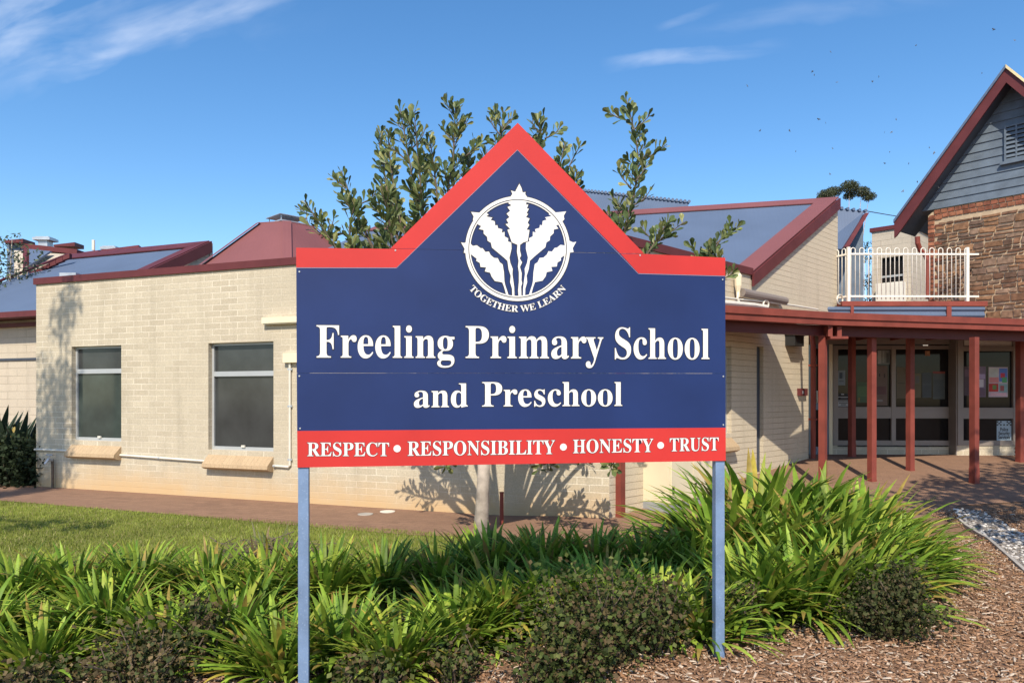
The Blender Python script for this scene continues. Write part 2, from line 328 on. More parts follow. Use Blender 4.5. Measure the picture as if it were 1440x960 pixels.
GLYPHS = {
'A':(437,['37,0,-9,0,-9,6 -9,12,-9,18,4,18 15,22,24,30,32,38 41,53,49,75,101,205 154,336,206,466,212,466 218,466,224,465,278,339 331,213,384,87,394,62 403,45,411,34,419,24 429,18,443,18,443,12 443,6,443,0,372,0 300,0,229,0,229,6 229,12,229,18,265,18 283,27,283,46,283,52 280,64,273,81,266,98 259,115,253,132,203,132 153,132,103,132,95,112 87,91,79,71,77,67 76,63,76,59,75,54 75,51,75,48,75,28 91,18,124,18,125,18 126,18,128,18,128,12 128,6,128,0,82,0','135,213,113,161,156,161 199,161,242,161,220,213 198,266,177,319,156,266']),
'B':(443,['90,0,16,0,16,6 16,12,16,17,39,18 54,23,62,32,71,41 75,58,75,82,75,178 75,273,75,369,75,388 73,403,69,412,66,422 60,429,51,433,43,437 31,439,15,439,15,444 15,450,15,455,84,455 152,455,220,455,338,455 396,420,396,351,396,296 360,261,287,247,375,231 418,192,418,132,418,90 403,58,371,35,339,12 295,0,238,0,164,0','182,298,182,252,184,252 186,252,188,252,224,252 249,259,263,272,278,286 285,310,285,345,285,376 280,398,269,412,259,427 241,434,216,434,201,434 192,431,188,425,184,419 182,407,182,391,182,345','206,24,222,24,251,24 271,32,283,49,295,66 301,92,301,128,301,165 293,192,277,208,261,223 235,231,197,231,192,231 187,231,182,231,182,176 182,120,182,65,182,50 185,39,190,33,196,27']),
'C':(468,['338,-11,257,-11,212,-11 172,-1,137,20,103,40 75,68,56,104,36,140 26,182,26,228,26,274 36,315,56,351,76,387 104,414,139,435,174,455 214,465,259,465,290,465 326,457,367,440,374,437 381,435,388,435,404,435 415,445,419,465,425,465 431,465,437,465,437,413 437,361,437,308,431,308 425,308,420,308,405,350 383,383,356,407,329,431 299,443,265,443,184,443 144,371,144,226,144,91 188,24,278,24,305,24 332,31,358,45,384,59 408,79,428,106,435,100 441,94,447,89,401,22']),
'E':(442,['143,0,14,0,14,6 14,11,14,17,38,17 54,21,62,30,71,38 75,54,75,78,75,175 75,272,75,369,75,398 71,417,62,425,53,434 38,439,16,439,16,444 16,450,16,455,144,455 271,455,399,455,399,410 399,365,399,320,394,320 389,320,383,320,378,361 364,390,340,406,317,422 281,430,232,430,217,430 207,430,200,428,193,427 188,423,186,417,184,411 183,401,183,388,183,341 183,293,183,246,186,246 190,246,193,246,223,246 245,254,259,269,273,284 283,310,288,345,293,345 299,345,304,345,304,270 304,194,304,118,299,118 293,118,287,118,285,145 280,166,273,181,266,197 255,207,241,213,227,219 208,222,185,222,184,222 184,222,183,222,183,171 183,119,183,67,183,51 186,40,192,35,198,30 211,28,230,28,263,28 291,31,313,39,336,46 355,58,371,75,386,92 400,114,411,143,417,143 424,143,430,143,421,95 411,48,402,0,273,0']),
'F':(404,['96,0,15,0,15,6 15,12,15,17,39,19 54,25,62,34,71,43 75,59,75,84,75,181 75,278,75,375,75,399 70,415,61,423,53,431 37,436,14,439,14,444 14,450,14,455,141,455 267,455,394,455,394,410 394,365,394,320,388,320 383,320,377,320,373,347 366,369,355,385,345,402 330,413,310,420,290,428 263,431,230,431,217,431 207,431,200,429,193,428 188,426,186,421,183,417 182,409,182,398,182,348 182,298,182,247,185,247 187,247,190,247,220,247 242,255,256,270,270,286 280,311,284,347,290,347 296,347,302,347,302,270 302,194,302,118,296,118 291,118,285,118,280,158 271,185,257,200,242,216 220,224,189,224,186,224 184,224,182,224,182,176 182,128,182,81,182,64 184,52,188,43,192,33 199,27,210,24,220,20 236,18,257,17,257,12 257,6,257,0,176,0']),
'G':(508,['328,-10,268,-10,220,-10 177,0,141,19,105,39 77,67,57,103,37,139 28,181,28,229,28,276 37,317,57,352,77,387 105,415,139,435,174,455 213,465,257,465,292,465 330,457,369,441,376,437 382,436,388,436,395,436 401,438,406,443,410,448 415,455,419,465,425,465 431,465,437,465,437,413 437,360,437,308,431,308 426,308,420,308,410,335 398,359,382,379,366,399 349,415,329,426,309,438 289,443,267,443,186,443 146,371,146,228,146,157 157,104,180,67,203,31 235,13,275,13,301,13 318,18,328,27,338,37 343,51,343,71,343,90 343,109,343,128,343,149 338,163,329,170,320,178 302,182,275,182,275,187 275,193,275,198,350,198 425,198,500,198,500,193 500,187,500,182,478,182 464,178,457,171,450,163 446,149,446,128,446,95 446,62,446,29,387,3']),
'H':(523,['91,0,15,0,15,6 15,12,15,17,39,18 54,23,62,32,71,40 75,56,75,81,75,180 75,279,75,379,75,400 70,415,62,424,54,432 39,437,16,439,16,444 16,450,16,455,91,455 167,455,242,455,242,450 242,444,242,439,225,437 213,435,204,432,196,429 190,423,187,415,184,407 182,395,182,379,182,336 182,293,182,251,235,251 289,251,342,251,342,293 342,336,342,379,342,395 340,407,337,415,335,423 329,429,320,432,312,435 299,437,282,439,282,444 282,450,282,455,357,455 432,455,507,455,507,450 507,444,507,439,484,437 468,432,461,424,453,416 449,401,449,379,449,279 449,180,449,81,449,58 453,42,461,33,469,24 484,18,507,17,507,12 507,6,507,0,432,0 357,0,282,0,282,6 282,12,282,17,305,18 321,23,329,31,338,38 342,55,342,81,342,127 342,174,342,221,289,221 235,221,182,221,182,174 182,127,182,81,182,56 186,40,194,32,202,23 218,18,242,17,242,12 242,6,242,0,166,0']),
'I':(261,['91,0,13,0,13,6 13,12,13,17,36,20 52,25,61,32,71,40 75,54,75,75,75,179 75,283,75,387,75,407 71,421,63,427,55,434 39,438,13,439,13,444 13,450,13,455,90,455 167,455,244,455,244,450 244,444,244,439,221,438 204,434,196,427,187,421 183,407,183,387,183,284 183,180,183,77,183,63 184,52,187,44,191,36 197,30,206,26,215,22 228,19,246,17,246,12 246,6,246,0,168,0']),
'L':(426,['144,0,15,0,15,6 15,12,15,17,39,18 54,23,62,32,71,40 75,56,75,81,75,180 75,279,75,379,75,401 70,416,62,425,54,433 39,438,16,439,16,444 16,450,16,455,94,455 172,455,250,455,250,450 250,444,250,439,232,439 218,437,208,434,198,431 192,425,188,416,184,408 182,395,182,379,182,280 182,181,182,83,182,67 183,55,185,47,188,39 192,34,200,31,207,29 218,28,234,28,266,28 293,32,315,40,336,48 355,61,370,80,385,98 398,123,409,154,415,154 421,154,427,154,419,103 410,51,402,0,273,0']),
'N':(494,['409,-11,403,-11,304,109 206,230,107,350,107,259 107,169,107,79,107,55 111,39,119,31,126,23 142,18,167,17,167,12 167,6,167,0,117,0 68,0,18,0,18,6 18,12,18,17,34,18 46,20,54,23,62,27 68,33,71,41,74,50 76,62,76,79,76,182 76,285,76,388,53,416 40,431,36,433,32,435 26,437,18,439,18,444 18,450,18,455,64,455 110,455,156,455,235,360 313,264,391,169,391,238 391,308,391,377,391,394 389,406,386,414,383,422 377,428,369,431,360,435 348,437,331,439,331,444 331,450,331,455,381,455 430,455,480,455,480,450 480,444,480,439,456,438 441,433,433,425,426,416 422,400,422,377,422,248 422,118,422,-11,415,-11']),
'O':(525,['295,-11,261,-11,227,-11 197,-5,169,7,140,19 116,36,94,58,73,79 57,105,45,134,33,163 28,194,28,228,28,261 33,292,45,321,57,350 73,376,95,397,116,419 141,436,170,448,199,460 231,466,265,466,298,466 329,460,357,448,385,436 410,420,431,399,452,377 469,352,481,323,492,294 498,262,498,228,498,194 492,163,481,134,469,105 452,79,430,58,409,36 384,19,355,7,326,-5','228,12,265,12,341,12 379,84,379,228,379,298 369,352,348,389,326,425 297,443,260,443,183,443 145,371,145,228,145,157 156,104,177,67,199,30']),
'P':(418,['91,0,15,0,15,6 15,12,15,17,39,18 54,23,62,32,71,40 75,56,75,81,75,180 75,279,75,379,75,400 70,415,62,424,54,432 39,437,16,439,16,444 16,450,16,455,82,455 148,455,214,455,271,455 312,450,336,440,359,430 377,416,390,398,403,379 409,357,409,332,409,294 395,263,367,240,338,217 297,206,242,206,222,206 202,206,182,206,182,164 182,122,182,81,182,56 186,40,194,32,202,23 218,18,242,17,242,12 242,6,242,0,166,0','182,286,182,230,188,230 195,230,201,230,235,230 258,237,272,253,285,268 292,293,292,329,292,364 286,390,275,406,264,423 244,431,216,431,203,431 194,429,189,424,184,419 182,410,182,398,182,342']),
'R':(473,['91,0,15,0,15,6 15,12,15,17,39,18 54,23,62,32,71,40 75,56,75,81,75,180 75,279,75,379,75,400 70,415,62,424,54,432 39,437,16,439,16,444 16,450,16,455,83,455 150,455,217,455,284,455 334,445,367,426,400,406 417,376,417,334,417,279 383,242,315,224,354,166 393,108,432,50,439,39 446,31,452,26,458,20 467,17,478,17,479,17 480,17,480,17,480,12 480,6,480,0,433,0 386,0,338,0,293,71 247,141,201,212,195,212 188,212,182,212,182,168 182,124,182,81,182,56 186,40,194,32,202,23 218,18,242,17,242,12 242,6,242,0,166,0','182,284,182,234,189,234 196,234,203,234,238,234 264,242,280,258,296,275 304,300,304,336,304,399 277,431,224,431,206,431 195,428,190,422,185,417 182,404,182,385,182,335']),
'S':(390,['49,-11,43,-11,43,45 43,102,43,158,49,158 56,158,62,158,73,109 90,73,111,50,133,26 162,15,197,15,222,15 242,22,257,36,271,50 279,68,279,89,279,119 261,142,225,160,204,170 183,180,163,191,124,210 95,231,77,253,59,274 50,301,50,332,50,359 56,383,67,403,79,423 95,438,115,449,136,460 159,466,185,466,198,466 213,465,229,461,246,458 263,454,282,448,286,447 289,446,291,446,294,445 297,445,300,445,311,445 318,452,320,466,327,466 333,466,339,466,339,417 339,368,339,319,334,319 328,319,322,319,316,344 306,366,293,385,281,404 265,418,248,429,231,439 213,445,194,445,171,445 153,439,140,426,126,414 120,399,120,380,120,363 125,348,137,336,149,325 166,314,189,303,210,293 232,283,253,273,281,260 302,247,317,233,333,219 344,204,350,188,356,172 359,154,359,133,359,104 352,79,339,58,325,36 306,20,281,8,256,-4 226,-10,192,-10,181,-10 170,-9,158,-8,147,-6 136,-3,126,1,114,5 105,8,98,9,91,11 87,12,85,12,77,12 72,10,69,7,66,4 63,-2,61,-11,55,-11']),
'T':(423,['171,0,92,0,92,6 92,12,92,17,116,17 133,22,142,31,151,40 156,56,156,81,156,198 156,316,156,433,154,433 151,433,149,433,114,433 86,423,65,403,45,383 32,355,29,318,23,318 17,318,11,318,11,364 11,409,11,455,144,455 277,455,410,455,410,409 410,363,410,317,405,317 399,317,394,317,386,394 344,433,269,433,267,433 265,433,263,433,263,316 263,198,263,81,263,56 268,39,276,30,285,22 302,17,328,17,328,12 328,6,328,0,249,0']),
'U':(492,['307,-13,248,-13,186,-13 141,1,114,29,87,56 73,98,73,155,73,230 73,304,73,379,73,400 69,415,61,424,52,432 37,437,15,439,15,444 15,450,15,455,90,455 165,455,240,455,240,450 240,444,240,439,224,437 211,435,202,432,194,429 188,423,185,415,182,407 181,395,181,379,181,299 181,219,181,140,181,100 188,71,203,51,218,32 242,22,275,22,353,22 392,68,392,159,392,232 392,305,392,378,392,400 388,415,379,423,371,432 354,437,328,439,328,444 328,450,328,455,377,455 426,455,474,455,474,450 474,444,474,439,454,436 440,430,433,421,426,413 422,398,422,378,422,313 422,247,422,181,422,112 408,62,380,32,351,2']),
'W':(611,['177,-11,171,-11,124,124 78,258,32,393,27,409 21,420,15,427,9,434 -1,438,-15,439,-15,444 -15,450,-15,455,50,455 115,455,181,455,181,450 181,444,181,439,166,438 156,436,150,432,143,428 140,421,140,410,140,401 143,388,148,373,173,300 198,226,223,153,249,220 275,286,301,353,296,368 291,383,286,399,281,415 275,425,267,429,260,434 247,437,229,439,229,444 229,450,229,455,299,455 369,455,439,455,439,450 439,444,439,439,408,439 393,430,393,412,393,406 395,398,399,386,424,313 449,239,474,166,496,234 518,302,541,369,546,385 549,398,549,406,549,418 545,426,538,430,531,435 519,438,503,439,503,444 503,450,503,455,543,455 584,455,624,455,624,450 624,444,624,439,611,436 601,430,594,421,588,412 581,398,575,379,532,249 489,119,446,-11,440,-11 434,-11,428,-11,390,96 353,202,316,309,274,202 232,96,190,-11,184,-11']),
'Y':(426,['177,0,101,0,101,6 101,12,101,17,125,18 140,23,148,32,156,40 161,56,161,81,161,113 161,146,161,179,122,248 84,317,46,387,34,409 24,423,14,429,10,432 5,434,1,435,-4,437 -9,437,-13,438,-13,444 -13,450,-13,455,60,455 133,455,207,455,207,450 207,444,207,438,203,438 199,438,195,438,183,438 174,436,167,432,159,428 156,423,156,416,156,410 158,402,164,392,192,336 220,281,248,226,277,272 305,319,333,366,343,383 349,397,349,408,349,428 332,438,298,438,297,438 296,438,295,438,295,444 295,450,295,455,343,455 391,455,439,455,439,450 439,444,439,438,428,437 418,432,409,424,400,417 392,406,383,392,345,329 306,266,268,203,268,163 268,122,268,81,268,56 272,40,280,32,288,23 304,18,328,17,328,12 328,6,328,0,252,0']),
'a':(344,['282,-10,255,-10,221,-10 203,5,200,35,170,6 135,-9,95,-9,72,-9 54,-2,40,11,27,25 20,42,20,63,20,93 35,117,63,136,92,155 137,173,199,190,199,207 199,224,199,241,199,260 195,274,187,282,179,291 166,296,148,296,119,296 104,288,104,274,104,271 107,266,113,257,120,248 123,239,123,231,123,219 119,209,110,202,101,194 90,191,77,191,63,191 52,195,45,203,37,211 33,223,33,236,33,252 38,266,49,278,60,291 75,300,95,308,114,315 136,318,162,318,210,318 244,310,263,292,283,275 293,247,293,210,293,161 293,112,293,62,293,51 293,43,295,40,296,36 299,34,304,34,309,34 314,37,320,42,323,37 326,32,329,28,307,2','129,34,151,34,157,34 165,36,174,41,183,46 191,53,199,63,199,99 199,134,199,169,145,157 118,128,118,84,118,50']),
'c':(293,['208,-10,156,-10,130,-10 107,-3,87,11,66,25 50,44,38,68,26,92 19,119,19,150,19,182 26,211,40,237,54,262 72,282,96,297,119,312 146,319,175,319,207,319 232,312,250,298,268,284 277,267,277,245,277,233 274,223,266,215,259,208 249,204,236,204,210,204 196,220,196,251,196,254 196,258,197,261,197,265 197,268,197,271,197,288 188,297,169,297,131,297 112,260,112,187,112,139 120,102,137,76,154,51 176,38,204,38,228,38 250,49,271,72,276,68 280,64,285,60,251,13']),
'd':(370,['176,-10,140,-10,116,-10 96,-3,78,10,59,24 45,43,35,66,25,90 19,117,19,147,19,182 25,212,36,237,47,263 62,283,81,297,101,311 122,318,146,318,177,318 203,306,223,280,223,320 223,361,223,401,223,415 219,425,212,430,205,436 193,439,176,439,176,445 176,450,176,455,224,455 271,455,319,455,319,329 319,202,319,75,319,59 321,47,325,41,329,34 338,30,353,28,353,22 353,16,353,11,317,11 274,4,223,-10,223,6 223,23,223,39,204,6','152,28,171,28,182,28 192,33,202,41,212,50 219,62,223,76,223,131 223,186,223,242,221,253 216,262,206,270,197,277 186,281,174,281,153,281 139,270,130,250,122,229 118,197,118,153,118,111 121,79,130,58,138,38']),
'e':(301,['208,-10,154,-10,128,-10 105,-3,85,10,64,24 49,43,37,69,25,94 19,123,19,157,19,188 26,216,38,240,50,265 66,284,87,298,108,311 131,318,157,318,196,318 226,306,249,280,271,255 283,219,283,173,283,171 283,168,283,166,227,166 172,166,117,166,118,84 145,42,199,42,226,42 249,57,270,86,275,81 280,77,285,73,252,17','116,196,116,192,145,192 173,192,201,192,201,200 201,207,201,215,201,243 199,264,193,277,187,290 177,297,161,297,131,297 116,266,116,203,116,200']),
'g':(327,['201,-140,146,-140,102,-140 70,-134,48,-122,25,-109 14,-93,14,-75,14,-53 32,-36,69,-26,39,-11 24,7,24,30,24,47 30,61,42,74,55,86 75,99,102,110,49,130 22,164,22,212,22,233 28,252,40,268,51,284 67,296,88,305,108,314 131,318,157,318,184,318 209,314,233,304,261,304 289,304,317,304,317,292 317,280,317,268,301,268 284,268,268,268,284,249 291,227,291,203,291,184 286,166,276,151,266,136 252,124,234,116,216,107 195,103,172,103,167,103 162,103,157,103,152,104 147,104,142,104,130,104 120,101,112,94,105,88 101,80,101,71,101,56 114,49,141,49,152,49 164,49,175,49,211,49 239,46,259,40,279,34 294,25,303,13,311,0 316,-16,316,-37,316,-69 301,-94,272,-113,243,-131','141,124,157,124,173,124 184,131,190,146,196,160 199,182,199,211,199,240 196,262,190,276,184,290 173,297,157,297,141,297 130,290,124,276,117,262 114,240,114,211,114,182 117,160,124,146,130,131','131,-116,161,-116,229,-116 263,-99,263,-66,263,-54 259,-46,249,-41,240,-37 225,-34,205,-34,169,-34 133,-34,97,-34,81,-45 73,-57,73,-73,73,-84 80,-95,95,-103,109,-112']),
'h':(381,['72,0,18,0,18,5 18,11,18,16,31,17 40,20,45,26,50,31 52,41,52,56,52,170 52,285,52,399,52,413 50,423,46,429,41,435 32,439,19,440,19,445 19,450,19,455,62,455 105,455,148,455,148,392 148,330,148,267,173,301 205,318,243,318,301,318 330,283,330,212,330,160 330,108,330,56,330,42 333,32,337,26,342,20 350,17,363,16,363,11 363,5,363,0,310,0 256,0,202,0,202,5 202,11,202,16,204,16 205,16,207,16,226,16 235,29,235,56,235,109 235,163,235,217,235,235 233,249,229,258,225,267 216,271,203,271,182,271 163,259,148,235,148,175 148,116,148,56,148,42 150,32,154,26,158,20 167,17,180,16,180,11 180,5,180,0,126,0']),
'i':(198,['115,362,101,362,86,362 74,367,65,376,55,386 50,398,50,412,50,427 55,439,65,449,74,458 86,463,101,463,115,463 127,458,137,449,146,439 151,427,151,412,151,398 146,386,136,376,126,367','72,0,18,0,18,5 18,11,18,16,32,17 41,20,45,26,50,31 52,41,52,56,52,121 52,186,52,252,52,268 50,279,47,285,43,290 34,293,20,293,20,299 21,305,21,310,63,310 106,310,148,310,148,225 148,141,148,56,148,42 150,32,154,26,158,20 167,17,180,16,180,11 180,5,180,0,126,0']),
'l':(199,['72,0,18,0,18,5 18,11,18,16,32,17 41,20,45,26,50,31 52,41,52,56,52,170 52,284,52,398,52,412 51,423,47,429,43,435 34,439,20,439,20,445 20,450,20,455,63,455 106,455,148,455,148,322 148,189,148,56,148,42 150,32,154,26,158,20 167,17,180,16,180,11 180,5,180,0,126,0']),
'm':(554,['71,0,18,0,18,5 18,11,18,16,31,17 40,20,45,26,50,31 52,41,52,56,52,122 52,187,52,253,52,267 50,277,46,284,41,290 32,294,19,294,19,300 19,305,19,310,61,310 104,310,146,310,146,295 146,280,146,265,172,300 202,318,237,318,283,318 310,299,320,261,346,299 379,318,418,318,475,318 504,283,504,212,504,160 504,108,504,56,504,42 506,32,510,26,514,20 523,17,536,16,536,11 536,5,536,0,483,0 430,0,377,0,377,5 377,11,377,16,390,17 398,20,403,26,407,32 410,42,410,56,410,109 410,163,410,217,410,235 408,249,404,258,400,267 391,271,377,271,358,271 340,260,324,237,324,177 324,116,324,56,324,42 327,32,331,26,335,20 343,17,356,16,356,11 356,5,356,0,304,0 252,0,199,0,199,5 199,11,199,16,212,17 221,20,225,26,229,32 232,42,232,56,232,109 232,163,232,217,232,235 230,248,226,258,222,267 213,271,199,271,178,271 161,259,146,235,146,175 146,116,146,56,146,42 148,33,152,27,156,20 165,17,177,16,177,11 177,5,177,0,124,0']),
'n':(381,['72,0,18,0,18,5 18,11,18,16,31,17 40,20,45,26,50,31 52,41,52,56,52,122 52,187,52,253,52,267 50,277,46,284,41,290 32,294,19,294,19,300 19,305,19,310,62,310 105,310,148,310,148,296 148,282,148,267,172,301 204,318,243,318,301,318 330,283,330,212,330,160 330,108,330,56,330,42 333,32,337,26,342,20 350,17,363,16,363,11 363,5,363,0,310,0 256,0,202,0,202,5 202,11,202,16,204,16 205,16,207,16,226,16 235,29,235,56,235,109 235,163,235,217,235,235 233,249,229,258,225,267 216,271,203,271,182,271 163,259,148,235,148,175 148,116,148,56,148,42 150,32,154,26,158,20 167,17,180,16,180,11 180,5,180,0,126,0']),
'o':(336,['198,-10,169,-10,139,-10 113,-3,90,11,68,26 50,45,38,70,25,95 19,123,19,154,19,186 25,214,38,239,50,264 68,283,90,297,113,311 139,318,168,318,197,318 223,311,245,298,268,284 285,264,298,240,311,215 317,186,317,154,317,122 311,93,298,69,285,44 268,25,245,11,223,-3','150,11,169,11,187,11 201,21,209,39,213,48 216,62,217,81,219,101 220,125,220,154,220,213 216,252,208,271,199,289 186,299,169,299,149,299 136,289,128,271,121,251 117,213,117,154,117,125 118,101,120,82,121,62 124,48,128,39,136,21']),
'r':(287,['78,0,18,0,18,5 18,11,18,16,32,17 41,20,45,26,50,31 52,41,52,56,52,121 52,186,52,252,52,269 50,280,46,285,42,290 34,293,20,293,20,299 21,305,21,310,62,310 104,310,146,310,146,291 146,271,146,252,157,273 171,290,187,301,203,313 218,318,233,318,252,318 266,314,275,304,285,294 289,282,289,266,289,253 286,242,278,234,270,226 260,222,248,222,236,222 228,225,222,231,216,236 212,243,207,250,202,257 196,260,189,260,179,260 170,254,162,241,153,229 149,213,149,192,149,147 149,101,149,56,149,41 152,30,159,25,165,20 178,17,197,16,197,11 197,5,197,0,138,0']),
's':(288,['183,-10,151,-10,133,-10 112,-5,87,6,83,8 78,9,73,9,62,9 55,3,51,-9,46,-9 41,-9,36,-9,36,29 36,67,36,105,41,105 47,105,53,105,59,77 71,55,87,39,103,23 121,15,140,15,157,15 170,19,179,27,188,34 192,45,192,58,192,77 180,93,156,105,139,113 123,121,107,130,84,141 66,154,54,169,43,184 37,201,37,220,37,248 46,272,65,291,83,310 109,319,141,319,148,319 156,318,166,316,175,314 186,311,199,308,201,307 203,307,206,306,209,305 211,305,213,305,221,305 226,310,230,319,235,319 239,319,244,319,244,287 244,254,244,222,239,222 233,222,228,222,221,246 211,264,196,277,182,290 167,296,149,296,135,296 124,293,116,286,109,279 105,270,105,259,105,248 108,240,115,232,122,225 133,218,146,212,161,204 176,197,191,189,214,178 231,166,241,151,252,137 257,118,257,95,257,62 247,37,228,18,209,-1']),
'y':(300,['69,-140,52,-140,35,-140 21,-135,10,-125,-1,-115 -7,-101,-7,-84,-7,-72 -3,-62,5,-53,12,-44 23,-40,36,-40,47,-40 57,-43,64,-49,71,-56 75,-65,75,-76,75,-78 74,-79,74,-81,74,-83 74,-85,74,-87,74,-95 78,-99,86,-99,94,-99 103,-90,114,-74,120,-65 125,-56,129,-44,134,-33 137,-20,140,-5,106,80 71,165,36,251,32,261 28,269,25,275,21,281 18,285,15,287,11,291 5,293,-3,293,-4,293 -4,293,-5,293,-5,299 -5,305,-5,310,51,310 106,310,162,310,162,305 162,299,162,293,149,293 141,292,136,289,131,287 128,282,128,275,128,272 129,270,130,267,131,263 132,260,133,257,150,211 168,165,185,119,200,160 215,200,230,241,233,248 235,255,236,260,237,265 238,270,238,274,238,282 235,287,229,289,224,292 215,293,203,293,203,299 203,305,203,310,235,310 267,310,300,310,300,305 300,299,300,293,290,293 283,289,277,281,271,272 266,259,259,242,227,154 194,65,162,-24,151,-55 140,-79,129,-96,119,-112 107,-124,95,-131,83,-137']),
}
# ------------------------------------------------------------------ ground and sky
def sheet(name, poly, off, mat, step=.25, k='structure'):
    bm = bmesh.new(); bm.faces.new([bm.verts.new((x, y, 0)) for x, y in poly])
    xs = [p[0] for p in poly]; ys = [p[1] for p in poly]
    for ax, lo, hi in ((0, max(min(xs), -14), min(max(xs), 12)), (1, max(min(ys), 1), min(max(ys), 17))):
        q = math.ceil(lo/step)*step
        while q < hi:
            no = (1,0,0) if ax == 0 else (0,1,0)
            bmesh.ops.bisect_plane(bm, geom=bm.verts[:]+bm.edges[:]+bm.faces[:], plane_co=(q,q,0), plane_no=no)
            q += step
    for v in bm.verts: v.co.z = G(v.co.x, v.co.y)+off
    for f in bm.faces:
        if f.normal.z < 0: f.normal_flip()
    me = bpy.data.meshes.new(name); bm.to_mesh(me); bm.free()
    uvl = me.uv_layers.new(name='UVMap')
    for l in me.loops:
        co = me.vertices[l.vertex_index].co; c, s = .933, -.36
        uvl.data[l.index].uv = (co.x*c+co.y*s, -co.x*s+co.y*c)
    me.materials.append(mat)
    o = bpy.data.objects.new(name, me); COL.objects.link(o); kind(o, k); return o
def off1(s, p): q = W1.pt(s, 0, p); return (q.x, q.y)
sheet('ground', [(-120,-90),(120,-90),(120,160),(-120,160)], 0, M['soil'], .25)
pathedge = [off1(-9, 1.32), off1(-3, 1.32), off1(0, 1.3), off1(4, 1.36), off1(7.6, 1.5)]
sheet('brick_path', [off1(-9,-.3), off1(9.377,-.3)]+[W2.pt(s,0,-.3).to_tuple()[:2] for s in (2,5.5)]+[(5.0,13.2),(9.2,13.2),(9.2,9.9),(6.4,9.3),(5.5,9.1),(4.95,8.6),(3.0,7.9),(.9,7.5),(-.3,7.6)]+pathedge[::-1], .008, M['paver'])
LAWN = [(-.4,7.66)]+pathedge[::-1][1:]+[(-14,11.9),(-14,4.6),(-8,4.9),(-4.4,5.7),(-2.6,6.2),(-1.2,6.5),(-.2,6.9)]
sheet('lawn_soil', LAWN, .004, M['turf'])
PEB = [(5.1,8.42),(4.81,7.44),(4.5,6.7),(4.17,5.93),(3.8,4.2),(4.9,4.2),(5.1,6.3),(5.42,7.8),(5.6,8.85),(5.35,8.97)]
sheet('pebble_strip', PEB, .006, M['pebblebed'])
# thin timber edging along the pebble strip
mb = MB()
ek = [(5.08,8.43),(4.79,7.44),(4.48,6.7),(4.15,5.93),(3.78,4.2)]
for a, b in zip(ek, ek[1:]):
    for t in range(3):
        q0 = Vector(a).lerp(Vector(b), t/3); q1 = Vector(a).lerp(Vector(b), (t+1)/3)
        mb.beam((q0.x,q0.y,G(*q0)-.02),(q1.x,q1.y,G(*q1)-.02),.03,.055)
tag(mb.build('garden_edging', M['conc']), 'thin pale edging strip between the white pebbles and the bark mulch', 'edging')

def poly_mask(px, py, poly):
    inside = np.zeros(len(px), bool); j = len(poly)-1
    for i in range(len(poly)):
        xi, yi = poly[i]; xj, yj = poly[j]
        c = ((yi > py) != (yj > py)) & (px < (xj-xi)*(py-yi)/(yj-yi+1e-12)+xi)
        inside ^= c; j = i
    return inside
Gv = np.vectorize(G)
def visible(x, y, m=.06):
    return (np.abs(x/y) < .692*(1+m))
# grass blades
n = 190000
x = rng.uniform(-9, 0, n); y = rng.uniform(4.9, 12, n)
k = poly_mask(x, y, LAWN) & visible(x, y, .4); x, y = x[k], y[k]
keep = rng.random(len(x)) < np.clip(7.0/y, 0, 1); x, y = x[keep], y[keep]; n = len(x)
h = rng.uniform(.018,.045,n); a = rng.uniform(0, 2*np.pi, n); w = rng.uniform(.003,.006,n); la = rng.uniform(0,2*np.pi,n); ln = rng.uniform(.0,.03,n)
z = Gv(x, y)
V = np.empty((n,3,3)); V[:,0] = np.stack([x-np.cos(a)*w, y-np.sin(a)*w, z],1); V[:,1] = np.stack([x+np.cos(a)*w, y+np.sin(a)*w, z],1)
V[:,2] = np.stack([x+np.cos(la)*ln, y+np.sin(la)*ln, z+h],1)
t = rng.random(n)[:,None]; pat = (np.sin(x*2.1+1)*np.sin(y*2.7)+np.sin(x*.9-y*1.3))[:,None]*.12
C = (np.array([.17,.225,.034])*(1-t)+np.array([.29,.32,.06])*t)*(1+pat)
C[rng.random(n) < .06] = (.4,.36,.16)
kind(np_mesh('lawn_grass', V.reshape(-1,3), np.arange(3*n).reshape(-1,3), M['grassblade'], C), 'stuff')['label'] = 'short green lawn grass beside the brick path'
# bark mulch chips
n = 110000
x = rng.uniform(-4.5, 6.2, n); y = 3.2+5.7*rng.random(n)**1.4
k = visible(x, y, .12) & ~poly_mask(x, y, LAWN) & ~poly_mask(x, y, PEB) & ((y < 6.3) | (x > 2)) & ((y < 7.7) | (x > 4.9)); x, y = x[k], y[k]; n = len(x)
L_ = .005+.036*rng.random(n)**2.6; W_ = rng.uniform(.002,.0075,n); a = rng.uniform(0,2*np.pi,n); tilt = rng.normal(0,.22,n); roll = rng.normal(0,.35,n)
ux = np.stack([np.cos(a)*np.cos(tilt), np.sin(a)*np.cos(tilt), np.sin(tilt)],1)*L_[:,None]
vx = np.stack([-np.sin(a)*np.cos(roll), np.cos(a)*np.cos(roll), np.sin(roll)],1)*W_[:,None]
c0 = np.stack([x,y,Gv(x,y)+rng.uniform(.002,.02,n)],1)
th = np.array([0,0,.005])
V = np.stack([c0-ux-vx*.6, c0+ux*.9-vx, c0+ux+vx*.5, c0-ux*.8+vx, c0-ux*.9-vx*.5+th, c0+ux*.8-vx*.9+th, c0+ux*.9+vx*.4+th, c0-ux*.7+vx*.9+th],1).reshape(-1,3)
b = (np.arange(n)*8)[:,None]
FC = np.concatenate([b+np.array(q) for q in ((4,5,6,7),(0,1,5,4),(1,2,6,5),(2,3,7,6),(3,0,4,7))])
